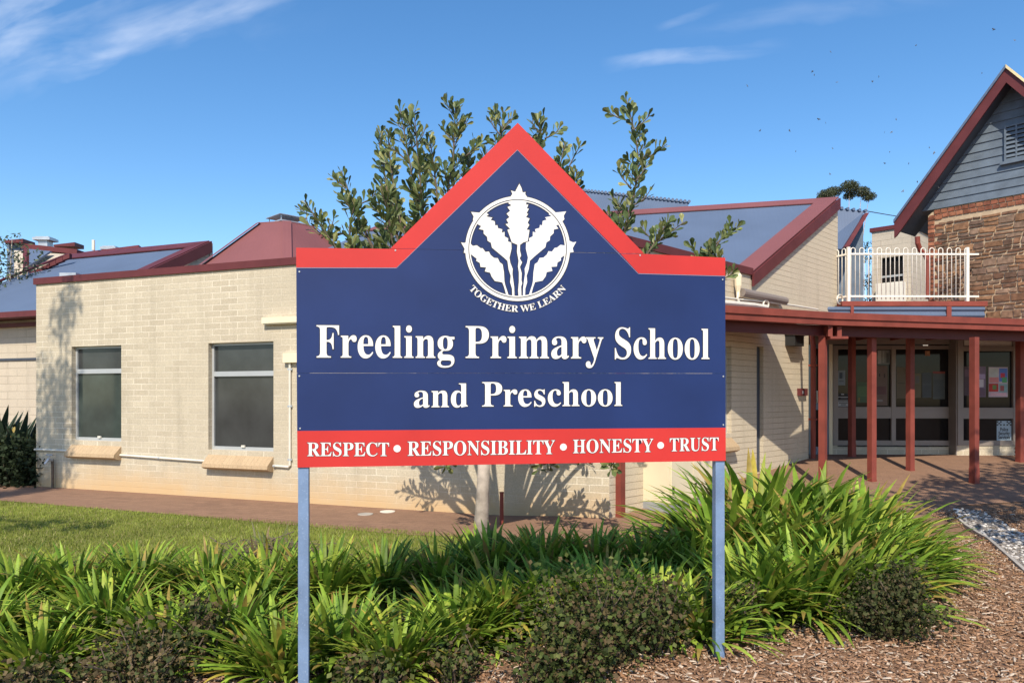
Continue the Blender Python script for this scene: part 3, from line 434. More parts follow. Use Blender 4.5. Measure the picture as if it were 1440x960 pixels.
pal = np.array([[.27,.155,.09],[.35,.22,.14],[.18,.10,.06],[.40,.30,.215],[.50,.41,.32],[.31,.17,.09]])
front = np.clip((4.9-y)/1.2, 0, 1)
u = rng.random(n); idx = np.where(u < .26+.0*front, 0, np.where(u < .5, 1, np.where(u < .68, 2, np.where(u < .82, 5, np.where(u < .93-.06*front, 3, 4)))))
C = np.tile(pal[idx], (5,1))
kind(np_mesh('bark_mulch', V, FC, M['chip'], C), 'stuff')['label'] = 'brown bark chip mulch covering the garden bed'
# white pebbles
n = 4200
x = rng.uniform(3.6,5.7,n); y = rng.uniform(4.2,9,n); k = poly_mask(x,y,PEB); x,y = x[k],y[k]; n = len(x)
bm = bmesh.new(); bmesh.ops.create_icosphere(bm, subdivisions=1, radius=1); bv = np.array([v.co[:] for v in bm.verts]); bf = np.array([[v.index for v in f.verts] for f in bm.faces]); bm.free()
r = rng.uniform(.009,.024,n); sc = np.stack([r*rng.uniform(.8,1.4,n), r*rng.uniform(.8,1.4,n), r*rng.uniform(.5,.8,n)],1)
a = rng.uniform(0,6.28,n); q = bv[None]*(1+rng.normal(0,.1,(n,len(bv),1)))*sc[:,None,:]
qx = q[...,0]*np.cos(a)[:,None]-q[...,1]*np.sin(a)[:,None]; qy = q[...,0]*np.sin(a)[:,None]+q[...,1]*np.cos(a)[:,None]
V = np.stack([qx+x[:,None], qy+y[:,None], q[...,2]+(Gv(x,y)+.012)[:,None]],2).reshape(-1,3)
FC = (bf[None]+(np.arange(n)*len(bv))[:,None,None]).reshape(-1,3)
t = rng.random(n); C = np.where((t < .4)[:,None], [.56,.53,.49], np.where((t < .75)[:,None], [.36,.33,.30], [.2,.17,.14]))
kind(np_mesh('white_pebbles', V, FC, M['stone'], np.repeat(C, len(bf), 0), smooth=True), 'stuff')['label'] = 'white and grey pebbles in a strip beside the mulch'

# ------------------------------------------------------------------ the sign
SL, SR = (-1.15, 3.94), (1.23, 4.265)
SG = Plane(SL[0], SL[1], SR[0]-SL[0], SR[1]-SL[1])
sign = thing('school_sign', (.04, 4.11, G(.04, 4.11)), 'large blue and red school name board on two blue posts', 'sign')
def spoly(mbx, pts, p0, p1, **k):
    q = [SG.pt(*SG.sz(x, y), p0) for x, y in pts]
    mbx.prism(q, Vector((SG.n[0], SG.n[1], 0))*(p1-p0), **k)
def sparts(name, pts, p0, p1, mat, par=sign):
    b = MB(); spoly(b, pts, p0, p1); return b.build(name, mat, par)
sparts('panel', [(549,349.6),(728,173),(905.5,356.5)], -.006, 0, [M['board_blue']])
sparts('panel', [(416.5,348.4),(548,349.9),(906.5,357),(1019.7,362.5),(1020.2,524.75),(417.3,524.2)], -.006, 0, [M['board_blue']])
sparts('panel', [(417.3,524.5),(1020.2,525.05),(1020.5,647.5),(418.3,657)], -.006, 0, [M['board_blue']])
red = MB()
spoly(red, [(549,349.6),(728,173),(905.5,356.3),(897.2,356.3+27-.6),(896.7,382.4),(727.6,210.5),(585.5,349.6)][:3]+[(871.9,356.3),(727.6,210.5),(585.8,349.4)], .0002, .0012)
spoly(red, [(416.4,348.4),(548,350),(585.2,350),(557.4,376.2),(416.6,376)], .0002, .0012)
spoly(red, [(906.5,357.1),(1019.8,362.5),(1019.9,387.8),(897.8,384.2),(872.6,357)], .0002, .0012)
red.build('red_border', M['board_red'], sign)
sparts('red_band', [(418,605.6),(1020.4,601),(1020.5,647.5),(418.3,657)], .0002, .0012, M['board_red'])
# thin pale line along the inner edge of the red border
rim = MB()
for a, b in (((557.4,376.8),(416.7,376.6)),((557.6,376.8),(727.6,211)),((727.6,211),(897.6,384.8)),((897.8,384.8),(1019.8,388.4))):
    A, B = SG.px(*a, p=.0015), SG.px(*b, p=.0015); u = Vector((0,0,.0014))
    rim.poly([A-u, B-u, B+u, A+u])
rim.build('border_trim', paint('pale trim', (.30,.25,.36), .5, .02, bmp=0), sign)
for px in ((426.2, 0), (1013.4, 0)):
    s = SG.s_of(px[0]); b = MB(); z0 = SG.pt(s, 0, -.03); zt = 2.2
    b.pbox(SG, s-.027, s+.027, G(z0.x, z0.y)-.15, zt, -.056, -.0075)
    b.build('post', M['bluepost'], sign)
b = MB()
for zz in (1.13, 1.66, 2.16): b.pbox(SG, .06, 2.34, zz-.02, zz+.02, -.05, -.0075)
b.pbox(SG, 1.18, 1.22, 2.16, 2.75, -.05, -.0075)
b.build('back_rail', M['galv'], sign)
for px, py in ((421,528.5),(1017,529),(422,602),(1017,597),(421,382),(1016,393),(556,352),(900,359)):
    b = MB(); c = SG.px(px, py, .001); b.tube([c, c+Vector((SG.n[0],SG.n[1],0))*.003], .0045, 8)
    b.build('screw', M['alu'], sign)

def curve_mesh(name, loops, mat, par, p, bezier=True, offset=0.0, ext=.0007, raw=False):
    """loops: closed outlines in sign coordinates (s, z); bezier: six numbers per point"""
    cu = bpy.data.curves.new(name, 'CURVE'); cu.dimensions = '2D'; cu.fill_mode = 'BOTH'; cu.resolution_u = 6
    cu.offset = offset; cu.extrude = ext
    for lp in loops:
        if bezier:
            sp = cu.splines.new('BEZIER'); sp.bezier_points.add(len(lp)-1)
            for q, bp in zip(lp, sp.bezier_points):
                bp.handle_left_type = bp.handle_right_type = 'FREE'
                bp.handle_left = (q[0], q[1], 0); bp.co = (q[2], q[3], 0); bp.handle_right = (q[4], q[5], 0)
        else:
            sp = cu.splines.new('POLY'); sp.points.add(len(lp)-1)
            for q, pp in zip(lp, sp.points): pp.co = (q[0], q[1], 0, 1)
        sp.use_cyclic_u = True
    o = bpy.data.objects.new('tmp', cu); COL.objects.link(o); bpy.context.view_layer.update()
    me = bpy.data.meshes.new_from_object(o.evaluated_get(bpy.context.evaluated_depsgraph_get()))
    bpy.data.objects.remove(o); bpy.data.curves.remove(cu)
    if raw: return me
    me.name = name; org = par.location if par.parent is None else Vector(par['_w'])
    for v in me.vertices:
        v.co = SG.pt(v.co.x, v.co.y, p+v.co.z)-org
    me.materials.clear(); me.materials.append(mat)
    o = bpy.data.objects.new(name, me); COL.objects.link(o); o.parent = par; o['_w'] = list(org); return o
def letters(name, glyphs, mat, par, p, offset, ext):
    """each letter filled by itself, then gathered into one line of lettering"""
    V, Fc = [], []
    for k, lp in enumerate(glyphs):
        me = curve_mesh('t', lp, mat, par, p, offset=offset, ext=ext, raw=True); b = len(V)
        V += [SG.pt(v.co.x, v.co.y, p+v.co.z+.00006*(k % 2))-par.location for v in me.vertices]
        Fc += [tuple(b+i for i in f.vertices) for f in me.polygons]; bpy.data.meshes.remove(me)
    me = bpy.data.meshes.new(name); me.from_pydata([tuple(v) for v in V], [], Fc); me.materials.append(mat)
    o = bpy.data.objects.new(name, me); COL.objects.link(o); o.parent = par; return o
def glyph(c):
    adv, sp = GLYPHS[c]
    return adv, [[tuple(float(v) for v in q.split(',')) for q in s.split(' ')] for s in sp]
CAP = max(p[3] for s in glyph('E')[1] for p in s)
def word_loops(word, track=0.0, dot=False):
    x = 0; loops = []
    for c in word:
        adv, sp = glyph(c)
        loops.append([[tuple(v+(x if k % 2 == 0 else 0) for k, v in enumerate(q)) for q in s] for s in sp])
        x += adv+track
    xs = [q[2] for g in loops for s in g for q in s]; return loops, min(xs), max(xs)
def place_word(word, pl, pr, bl, br, capl, track=0.0):
    """fit a word between pixels pl..pr with its baseline running bl..br and capital height reaching row capl at the left"""
    loops, x0, x1 = word_loops(word, track)
    sl, zl = SG.sz(pl, bl); sr, zr = SG.sz(pr, br); ch = SG.sz(pl, capl)[1]-zl
    k = (sr-sl)/(x1-x0)
    def f(x, y):
        s = sl+(x-x0)*k; return s, zl+(zr-zl)*(s-sl)/(sr-sl)+y/CAP*ch
    return [[[f(q[0],q[1])+f(q[2],q[3])+f(q[4],q[5]) for q in s] for s in g] for g in loops]
def lettering(words, par=sign, off=.0034):
    for w in words:
        loops = place_word(*w)
        letters('lettering_outline', loops, M['board_dark'], par, .0022, off, .0002)
        letters('lettering', loops, M['board_white'], par, .003, 0.0, .0003)
lettering([('Freeling',445.2,639,502.6,503.2,457.2),('Primary',654.6,848.2,503.2,504,458.4),('School',864.4,997.4,504.2,504.8,461)])
lettering([('and',582,657.8,572.5,572,539),('Preschool',677.8,874.8,571.3,570.4,537)])
lettering([('RESPECT',432.2,547.1,640.9,640.8,622),('RESPONSIBILITY',573.2,780.3,640.4,637.9,620.6),('HONESTY',805.7,918.5,636.8,635,618),('TRUST',941.7,1010.3,634.2,632.8,616)], off=.0022)
for px, py in ((558.5,630.4),(792.1,628.2),(928.8,625.8)):
    s, z = SG.sz(px, py)
    ring = [(s+.0195*math.cos(a*math.pi/12), z+.0195*math.sin(a*math.pi/12)) for a in range(24)]
    curve_mesh('bullet_dot', [ring], M['board_white'], sign, .003, bezier=False, ext=.0003)
# emblem: a ring with five ears of wheat, the motto round its foot
EC = (727.8, 349.7)
def epx(x, y): return SG.sz(640+x/4.8, 250+y/4.8)
def circ(r, n=72): return [SG.sz(EC[0]+r*math.cos(2*math.pi*k/n), EC[1]+r*math.sin(2*math.pi*k/n)) for k in range(n)]
emb = part_root('emblem', sign)
ears = {
 'c': [(433,42),(448,72),(455,100),(475,98),(472,112),(483,128),(481,180),(491,183),(486,207),(494,212),(484,240),(490,246),(482,266),(498,278),(491,304),(497,320),(486,350),(501,353),(490,428),(462,437),(441,455),(438,490),(443,525),(438,545),(448,572),(440,603),(449,645),(447,690),(452,712),(445,735),(447,797),(427,797),(425,760),(430,700),(430,640),(424,600),(428,560),(417,500),(415,455),(385,435),(370,400),(357,355),(366,345),(346,316),(357,308),(350,284),(362,266),(352,244),(367,224),(358,200),(375,187),(364,172),(375,128),(386,110),(377,88),(405,96),(418,70)],
 'm': [(108,232),(160,237),(205,240),(222,250),(215,262),(245,271),(243,285),(264,296),(271,322),(284,322),(291,340),(314,350),(316,371),(331,368),(336,396),(355,410),(359,430),(376,440),(380,480),(366,540),(372,575),(388,615),(386,650),(393,700),(398,740),(400,795),(385,795),(384,750),(371,705),(375,662),(361,620),(353,562),(330,540),(270,490),(250,471),(240,441),(221,425),(214,400),(195,378),(189,355),(166,346),(170,328),(146,310),(120,285),(125,262)],
 'l': [(40,437),(62,441),(86,430),(105,447),(121,460),(146,458),(170,475),(186,478),(205,500),(226,500),(240,521),(262,540),(286,545),(301,570),(320,585),(329,640),(332,695),(337,722),(361,795),(345,795),(331,740),(318,706),(268,697),(246,667),(236,641),(206,631),(204,606),(175,601),(165,576),(145,561),(139,545),(100,512),(58,507),(64,480)],
}
def mir(pts): return [(857-x, y+ (x-428)*.012) for x, y in pts]
for key in ('c','m','l'):
    for pts in ([ears[key]] if key == 'c' else [ears[key], mir(ears[key])]):
        am = []
        for i, q in enumerate(pts):
            a_, b_ = pts[i-1], pts[(i+1) % len(pts)]; f_ = .38 if q[1] < 640 and math.dist(a_, b_) < 75 and math.dist(q, (428,478)) < 335 else 0
            am.append((q[0]+(q[0]-(a_[0]+b_[0])/2)*f_, q[1]+(q[1]-(a_[1]+b_[1])/2)*f_*.4))
        lp = [epx(*q) for q in am]
        curve_mesh('wheat_ear', [lp], M['board_white'], emb, .0032, bezier=False, ext=.0003)
        curve_mesh('outline', [lp], M['board_dark'], emb, .0017, bezier=False, ext=.0002, offset=.0045 if sum((lp[i-1][0]*lp[i][1]-lp[i][0]*lp[i-1][1]) for i in range(len(lp)))<0 else -.0045)
curve_mesh('ring', [circ(73.6), circ(66.4)[::-1]], M['board_white'], emb, .0026, bezier=False, ext=.0003)
curve_mesh('outline', [circ(74.6), circ(65.6)[::-1]], M['board_dark'], emb, .0021, bezier=False, ext=.0002)
curve_mesh('ring_line', [circ(69.2), circ(68.1)[::-1]], M['board_dark'], emb, .0038, bezier=False, ext=.0002)
txt = 'TOGETHER WE LEARN'; tot = 0; pos_ = []
for c in txt:
    adv = 190 if c == ' ' else GLYPHS[c][0]; pos_.append((c, tot+adv/2, adv)); tot += adv
ml = []
R0, A0 = 88.8, math.radians(50.5)
for c, mid, adv in pos_:
    if c == ' ': continue
    ang = -A0+2*A0*mid/tot            # measured from straight down, positive to the right
    ca, sa = math.cos(ang), math.sin(ang); k = 2*A0*R0/tot*1.0; kh = 9.0/CAP
    def f(x, y):
        u = (x-adv/2)*k; r = R0-y*kh
        return SG.sz(EC[0]+r*sa+u*ca, EC[1]+r*ca-u*sa)
    ml.append([[f(q[0],q[1])+f(q[2],q[3])+f(q[4],q[5]) for q in s] for s in glyph(c)[1]])
letters('motto_outline', ml, M['board_dark'], sign, .0022, .0022, .0002)
letters('motto', ml, M['board_white'], sign, .003, 0.0, .0003)
# ------------------------------------------------------------------ the brick school building
U1 = Vector((W1.d[0], W1.d[1], 0)); B1 = Vector((-U1.y, U1.x, 0))      # along and back from the front wall
U2 = Vector((W2.d[0], W2.d[1], 0)); N2 = Vector((W2.n[0], W2.n[1], 0))
TOP = 3.335; WL = 9.377
bld = thing('school_building', (-3.2, 10.2, 0), 'long cream brick school building with maroon fascia and saw-tooth blue roofs', 'building')
def wall_with_holes(mbx, W, s0, s1, z0, z1, holes, depth=.1):
    ss = sorted({s0, s1, *[h[0] for h in holes], *[h[1] for h in holes]}); zs = sorted({z0, z1, *[h[2] for h in holes], *[h[3] for h in holes]})
    for a, b in zip(ss, ss[1:]):
        for c, d in zip(zs, zs[1:]):
            m_, n_ = (a+b)/2, (c+d)/2
            if any(h[0] < m_ < h[1] and h[2] < n_ < h[3] for h in holes): continue
            mbx.poly([W.pt(a,c), W.pt(b,c), W.pt(b,d), W.pt(a,d)])
    for a, b, c, d in holes:
        for q in (((a,c),(a,d)), ((b,c),(b,d)), ((a,d),(b,d)), ((a,c),(b,c))):
            (s_, z_), (t_, y_) = q
            mbx.poly([W.pt(s_,z_,0), W.pt(t_,y_,0), W.pt(t_,y_,-depth), W.pt(s_,z_,-depth)])
def hole(W, pl, pr, zt, zb): return (W.s_of(pl), W.s_of(pr), zb, zt)
h1 = hole(W1, 100.6, 170.6, W1.sz(170.6, 485)[1], W1.sz(170.6, 621)[1])
h2 = hole(W1, 293.0, 384.6, W1.sz(384.6, 479.6)[1], W1.sz(384.6, 635.2)[1])
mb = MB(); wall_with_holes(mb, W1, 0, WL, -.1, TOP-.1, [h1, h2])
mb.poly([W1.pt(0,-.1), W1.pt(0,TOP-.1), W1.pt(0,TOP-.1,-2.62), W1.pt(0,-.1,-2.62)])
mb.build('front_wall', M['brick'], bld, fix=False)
# W2: gable wall and slot opening, side window
SE, SU = 5.5, 6.765
h3 = (1.55, 2.86, .93, 2.16); h4 = (3.63, 3.85, .3, 2.2)
mb = MB(); wall_with_holes(mb, W2, 0, SE, -.1, 2.55, [h3, h4])
mb.poly([W2.pt(SE,-.1), W2.pt(SE,2.55), W2.pt(SE,2.55,-1.2), W2.pt(SE,-.1,-1.2)])
zr = lambda s: 3.06+(s-3.44)*(4.82-3.06)/(6.74-3.44)
mb.poly([W2.pt(0,2.55), W2.pt(3.44,2.55), W2.pt(3.44,TOP-.1), W2.pt(0,TOP-.1)])
mb.poly([W2.pt(3.44,2.55), W2.pt(SU,2.55), W2.pt(SU,zr(SU)+.1), W2.pt(3.44,zr(3.44)+.1)])
R1 = Vector((-.968, .252, 0))
q0, q1 = W2.pt(SU,2.55), W2.pt(SU,zr(SU)+.1)
mb.poly([q0, q1, q1-N2*.6, q0-N2*.6])
mb.build('gable_wall', M['brick_gable'], bld, fix=False)
# parapet fascias
mb = MB(); mb.pbox(W1, -.03, WL+.012, TOP-.1, TOP, -.12, .03); mb.build('fascia', M['maroon'], bld)
mb = MB(); mb.pbox(W2, .0, 3.46, TOP-.1, TOP+.004, -.12, .032); mb.build('fascia', M['maroon'], bld)
mb = MB(); a_ = W1.pt(0,3.12); e_ = a_+B1*2.6
mb.poly([W1.pt(.05,3.12,-.05), W1.pt(WL-.05,3.12,-.05), W2.pt(3.4,3.12,-.05), W2.pt(3.4,3.12,-.05)+R1*3+Vector((0,2,0)), Vector((-2,16,3.12)), e_])
mb.build('flat_roof', M['galv'], bld)
# windows with frame, panes, reveal and sloped brick sill
def window(W, h, par, zt, mats, sill=True, dep=.085):
    a, b, z0, z1 = h; w = part_root('window', par); fr = .035
    m = MB()
    m.pbox(W, a, b, z1-fr, z1, -dep-.04, -dep+.012); m.pbox(W, a, b, z0, z0+.05, -dep-.04, -dep+.012)
    m.pbox(W, a, a+fr, z0+.05, z1-fr, -dep-.04, -dep+.012); m.pbox(W, b-fr, b, z0+.05, z1-fr, -dep-.04, -dep+.012)
    if zt: m.pbox(W, a+fr, b-fr, zt-.035, zt+.035, -dep-.035, -dep+.018)
    m.build('frame', M['alu'], w)
    g = MB()
    zc = zt or z0+.05
    g.pbox(W, a+fr, b-fr, z0+.05, zc-(.035 if zt else 0)+ (0 if zt else z1-fr-z0-.05), -dep-.02, -dep-.012); g.build('pane', mats[0], w)
    if zt:
        g = MB(); g.pbox(W, a+fr, b-fr, zt+.035, z1-fr, -dep-.02, -dep-.012); g.build('pane', mats[1], w)
    if sill:
        m = MB(); e = .0
        prof = [(-dep-.03, z0-.004), (-dep+.012, z0+.002), (.125, z0-.185), (.132, z0-.235), (.085, z0-.262), (0.0, z0-.275), (-.05, z0-.275)]
        m.prism([W.pt(a-e, z, p) for p, z in prof], U*(b-a+2*e) if False else Vector((W.d[0], W.d[1], 0))*(b-a+2*e))
        m.build('sill', M['sill'], w)
    return w
w1 = window(W1, h1, bld, W1.sz(137, 521.5)[1], [M['pane_green'], M['pane_grey']])
w2 = window(W1, h2, bld, W1.sz(340, 525)[1], [M['pane_grey'], M['pane_grey']])
w3 = window(W2, h3, bld, None, [M['pane_dark']])
# handle and stay on the two front windows
for w, h in ((w1, h1), (w2, h2)):
    m = MB(); c = (h[0]+h[1])/2
    m.pbox(W1, c-.03, c+.03, h[2]+.045, h[2]+.075, -.07, -.05); m.build('latch', M['white'], w)
m = MB(); m.pbox(W2, h4[0], h4[1], h4[2], h4[3], -.08, -.06); m.build('slot_door', M['soffit'], bld)
# right monitor roof: maroon capping, blue sheet, barge board
mono = part_root('monitor_roof', bld)
a, b = W2.pt(3.44, zr(3.44)+.20), W2.pt(6.76, zr(6.76)+.17)
up = (b-a).normalized(); nrm = R1.cross(up).normalized(); nrm = nrm if nrm.z > 0 else -nrm
m = MB(); c_ = .17
a1, b1 = a+R1*.02, b+R1*.02
m.prism([a1, b1, b1+R1*9, a1+R1*9], -nrm*.05); m.build('roof_sheet', M['blueroof'], mono)
m = MB()
m.prism([a+nrm*.012-R1*.02, b+nrm*.012-R1*.02, b+nrm*.012+R1*.3, a+nrm*.012+R1*.3], nrm*.02)
t_ = up*.30
m.prism([b+nrm*.012+R1*.3, b+nrm*.012+R1*9, b+nrm*.012+R1*9-t_, b+nrm*.012+R1*.3-t_], nrm*.018); m.build('capping', M['redroof'], mono)
m = MB(); dz = Vector((0,0,-.19))
m.prism([a-R1*.0+N2*.02, b+N2*.02, b+N2*.02+dz, a+N2*.02+dz], N2*.035); m.build('barge_board', M['maroon'], mono)
m = MB(); bb = b-up*.05; m.prism([bb+R1*.05, bb+R1*9, bb+R1*9+Vector((0,0,-2.2)), bb+R1*.05+Vector((0,0,-2.2))], Vector((.04,.15,0))); m.build('rear_wall', M['brick_far'], mono)
# higher blue roof showing behind it
m = MB(); q = [P(800,266,24), P(968,284.5,21), P(968,330,20), P(800,330,22.5)]
m.prism(q, Vector((0,.3,-.25))); m.build('rear_roof', M['blueroof'], bld)
m = MB()
for k in range(34):
    t = k/33; p0 = q[0].lerp(q[1], t); m.tube([p0+Vector((0,-.1,0)), p0+Vector((0,.35,.0))], .05, 6)
m.build('ridge_roll', M['blueroof'], bld)
# left wing: recessed wall, eave, blue roof, rake, gable brick
lw = part_root('left_wing', bld)
E0 = Vector((-9.2, 15.27, 3.25)); RT = Vector((-7.76, 19.0, 5.39)); LEN = 5.0
Wl = Plane(E0.x+B1.x*.45, E0.y+B1.y*.45, U1.x, U1.y)
m = MB(); m.poly([Wl.pt(-12,-.1), Wl.pt(4.2,-.1), Wl.pt(4.2,3.22), Wl.pt(-12,3.22)]); m.build('wall', M['brick_far'], lw, fix=False)
m = MB(); sl = (RT-E0).normalized(); nl = U1.cross(sl).normalized(); nl = nl if nl.z > 0 else -nl
m.prism([E0+U1*0, RT, RT-U1*LEN, E0-U1*LEN], -nl*.06); m.build('roof_sheet', M['blueroof'], lw)
m = MB(); m.pbox(Wl, -12, 2.3, 3.13, 3.25, -.1, .52); m.build('gutter', M['maroon'], lw)
m = MB(); m.pbox(Wl, -12, 2.2, 2.98, 3.06, -.05, .12); m.build('eave_trim', M['maroon'], lw)
m = MB(); m.pbox(Wl, -12, 4.2, 2.24, 2.29, 0, .03); m.build('joint_strip', M['soffit'], lw)
m = MB()
m.prism([E0+U1*.02+nl*.03, RT+U1*.02+nl*.03, RT+U1*.02-Vector((0,0,.26)), E0+U1*.02-Vector((0,0,.26))], U1*.06)
m.prism([RT+nl*.02, RT-U1*LEN+nl*.02, RT-U1*LEN-sl*.45+nl*.02, RT-sl*.45+nl*.02-U1*.35], nl*.03)
m.prism([RT-U1*.0+nl*.02, RT-U1*.35+nl*.02-sl*.4, E0-U1*.35+nl*.02, E0+nl*.02], nl*.025)
m.prism([RT-U1*LEN+nl*.02, E0-U1*LEN+nl*.02, E0-U1*(LEN+.12)+nl*.02, RT-U1*(LEN+.12)+nl*.02], nl*.05)
m.build('capping', M['maroon'], lw)
m = MB(); rr = RT+U1*-.02; m.poly([E0-U1*.1+Vector((0,0,-.2)), rr+Vector((0,0,-.2)), Vector((rr.x,rr.y,2.5)), Vector((E0.x,E0.y,2.5))-U1*.1]); m.build('gable_infill', M['brick_far'], lw, fix=False)
m = MB(); m.prism([RT, RT-U1*LEN, (RT-U1*LEN)-Vector((0,0,3)), RT-Vector((0,0,3))], B1*.1); m.build('rear_wall', M['brick_far'], lw)
# second ridge and stepped brick dormer behind the left wing
d2 = part_root('dormer', bld)
m = MB(); m.prism([P(107,363,20.9),P(60,385,20.0),P(20,402,19.4),P(20,352,22),P(106,356,22)][::1], Vector((.1,.6,0))); m.build('brick_wall', M['brick_far'], d2)
m = MB(); m.prism([P(29,342,21.8), P(108,350.5,21.6), P(108,357.5,21.6), P(29,349,21.8)], Vector((0,.8,0))); m.build('fascia', M['maroon'], d2)
m = MB(); m.prism([P(32,349.5,21.2), P(37,349.5,21.2), P(37,386,19.6), P(32,388,19.6)], Vector((0,.2,0)))
for k in range(6):
    x0 = 40+k*9.5; y0 = 384-k*4.6
    m.prism([P(x0,y0,19.5), P(x0+10,y0-4.7,19.5), P(x0+10,y0+1.5,19.5), P(x0,y0+5,19.5)], Vector((0,.12,0)))
m.build('frame', M['maroon'], d2)
m = MB(); m.prism([P(41,350,21.1), P(71,353,21.1), P(41,373,20.2)], Vector((0,.1,0))); m.build('window', M['blueroof'], d2)
m = MB(); m.prism([P(75,344,22.8), P(105,340.5,22.8), P(105,346,22.8), P(75,346.5,22.8)], Vector((0,.5,0)))
m.build('ridge_cap', M['maroon'], d2); m = MB()
m.prism([P(105,356,22),P(195,344.5,21.4),P(195,350,21.3),P(108,364,20.9)], Vector((0,.6,-.1))); m.build('ridge_cap', M['maroon'], d2)
m = MB(); m.prism([P(6,338,23), P(32,335.5,23), P(32,341,23), P(6,341.5,23)], Vector((0,.6,0))); m.build('panel_cap', M['maroon'], d2)
m = MB(); m.prism([P(10,341.5,23.2), P(32,341.5,23.2), P(32,380,23.2), P(10,395,23.2)], Vector((0,.3,0))); m.build('side_panel', M['blueroof'], d2)
def cowl(c, r, par, nm='roof_vent'):
    v = part_root(nm, par); m = MB(); k = r*.62; m.box(c.x-k,c.x+k,c.y-k,c.y+k,c.z-.3,c.z+.07); m.build('neck', M['galv'], v)
    m = MB(); m.box(c.x-r*1.15,c.x+r*1.15,c.y-r,c.y+r,c.z+.072,c.z+.15); m.box(c.x-r*.9,c.x+r*.9,c.y-r*.8,c.y+r*.8,c.z+.152,c.z+.18); m.build('cap', M['galv'], v); return v
cowl(P(64,342.5,22), .22, bld); cowl(P(156.5,355.5,22), .2, bld)
m = MB(); c = P(131.5,352,21.5); m.tube([c, P(131.5,337.5,21.5)], .045, 8); m.build('vent_pipe', M['white'], bld)
m = MB(); c = P(95,386.5,11.7); m.box(c.x-.13,c.x+.13,c.y,c.y+.2,c.z-.03,c.z+.035); m.build('roof_flashing', M['galv'], bld)
# six-sided red roof with a ridge ventilator
hip = part_root('hip_roof', bld)
c0 = P(399, 356, 15.2); zt = P(399,319,15.2).z; m = MB(); bot, top = [], []
for k in range(6):
    a = math.atan2(-c0.y, -c0.x)+k*math.pi/3
    dv = Vector((math.cos(a), math.sin(a), 0))
    bot.append(Vector((c0.x, c0.y+.2, 3.05))+dv*2.85); top.append(Vector((c0.x, c0.y+.2, zt))+dv*.635)
for k in range(6):
    m.poly([bot[k], bot[(k+1)%6], top[(k+1)%6], top[k]])
m.poly(top); m.build('roof_sheet', M['redroof'], hip)
m = MB()
for k in range(6):
    e = (top[k]-bot[k]).normalized(); o_ = (bot[k]-Vector((c0.x, c0.y+.2, 3.05))).normalized(); t = o_.cross(Vector((0,0,1)))*.085; u = Vector((0,0,.03))
    m.poly([bot[k]+u-t, bot[k]+u+t, top[k]+u+t, top[k]+u-t]); m.poly([top[k]+u, top[(k+1)%6]+u, top[(k+1)%6]+Vector((0,0,-.07))+(top[(k+1)%6]-c0)*0, top[k]+Vector((0,0,-.07))])
m.build('hip_capping', M['redroof'], hip, fix=False)
vt = part_root('ventilator', bld); cz = zt
m = MB(); cx, cy = c0.x, c0.y+.2
def dia(r, z, k=.9): return [Vector((cx+r*math.cos(a), cy+r*math.sin(a), z)) for a in (-math.pi/2, 0, math.pi/2, math.pi)]
m.hexa(dia(.36,cz-.05)+dia(.36,cz+.08)); m.hexa(dia(.42,cz+.081)+dia(.42,cz+.11)); m.build('curb', M['galv'], vt)
m = MB()
for a in (-math.pi/2, 0, math.pi/2, math.pi): m.tube([(cx+.36*math.cos(a), cy+.36*math.sin(a), cz+.1), (cx+.36*math.cos(a), cy+.36*math.sin(a), cz+.225)], .012, 6)
m.build('leg', M['galv'], vt)
m = MB(); m.hexa(dia(.44,cz+.215)+dia(.44,cz+.225)); m.hexa(dia(.44,cz+.226)+dia(.05,cz+.26)); m.build('lid', M['galv'], vt)

# fixtures hung on the brick walls
b = MB(); s0, z0 = W1.sz(373.5, 452); b.pbox(W1, s0, s0+1.25, z0-.035, z0+.045, .0, .085)
b.pbox(W1, s0+.02, s0+1.23, z0-.05, z0-.036, .01, .07)
tag(b.build('batten_light', M['creampaint']), 'long cream batten light on the brick wall above the right-hand front window', 'light')
cb = thing('wall_conduit', W1.pt(4.5, .5, .02), 'thin white conduit pipe running along the front brick wall under the windows', 'pipe')
def wp(px, py, p=.025): return W1.px(px, py, p)
b = MB(); sA, zA = W1.sz(52, 631.5); b.tube([W1.pt(.0,zA,.025), wp(95,633.5)], .016, 8)
b.tube([wp(169,639.5), wp(289,648)], .016, 8); b.tube([wp(384,654.5), wp(405.5,656.3), wp(407.6,654), wp(407.6,508)], .016, 8)
b.build('pipe_run', M['white'], cb)
b = MB()
for px, py in ((225,643.5),(407.6,519),(407.6,571),(407.6,646),(387,654.8)): 
    c = wp(px, py); b.box(c.x-.03,c.x+.03,c.y-.015,c.y+.03,c.z-.012,c.z+.012)
b.build('saddle_clip', M['galv'], cb)
b = MB(); s0, z0 = W1.sz(402, 510); b.pbox(W1, s0, s0+.32, z0, z0+.13, 0, .07); b.build('junction_box', M['creampaint'], cb)
tp = thing('garden_tap', W1.pt(W1.s_of(78), 0, .06), 'small brass garden tap on a standpipe near the left corner of the front wall', 'tap')
s0 = W1.s_of(78); zt_ = W1.sz(78, 645)[1]
b = MB(); b.tube([W1.pt(s0,-.02,.05), W1.pt(s0,zt_,.05)], .02, 8); b.build('standpipe', M['bark_dark'], tp)
b = MB(); b.tube([W1.pt(s0,zt_-.02,.05), W1.pt(s0,zt_,.12), W1.pt(s0-.02,zt_-.07,.16)], .022, 8); b.tube([W1.pt(s0-.07,zt_+.07,.1), W1.pt(s0+.07,zt_+.07,.1)], .012, 6); b.tube([W1.pt(s0,zt_,.1), W1.pt(s0,zt_+.07,.1)], .012, 6); b.build('spout', M['galv'], tp)
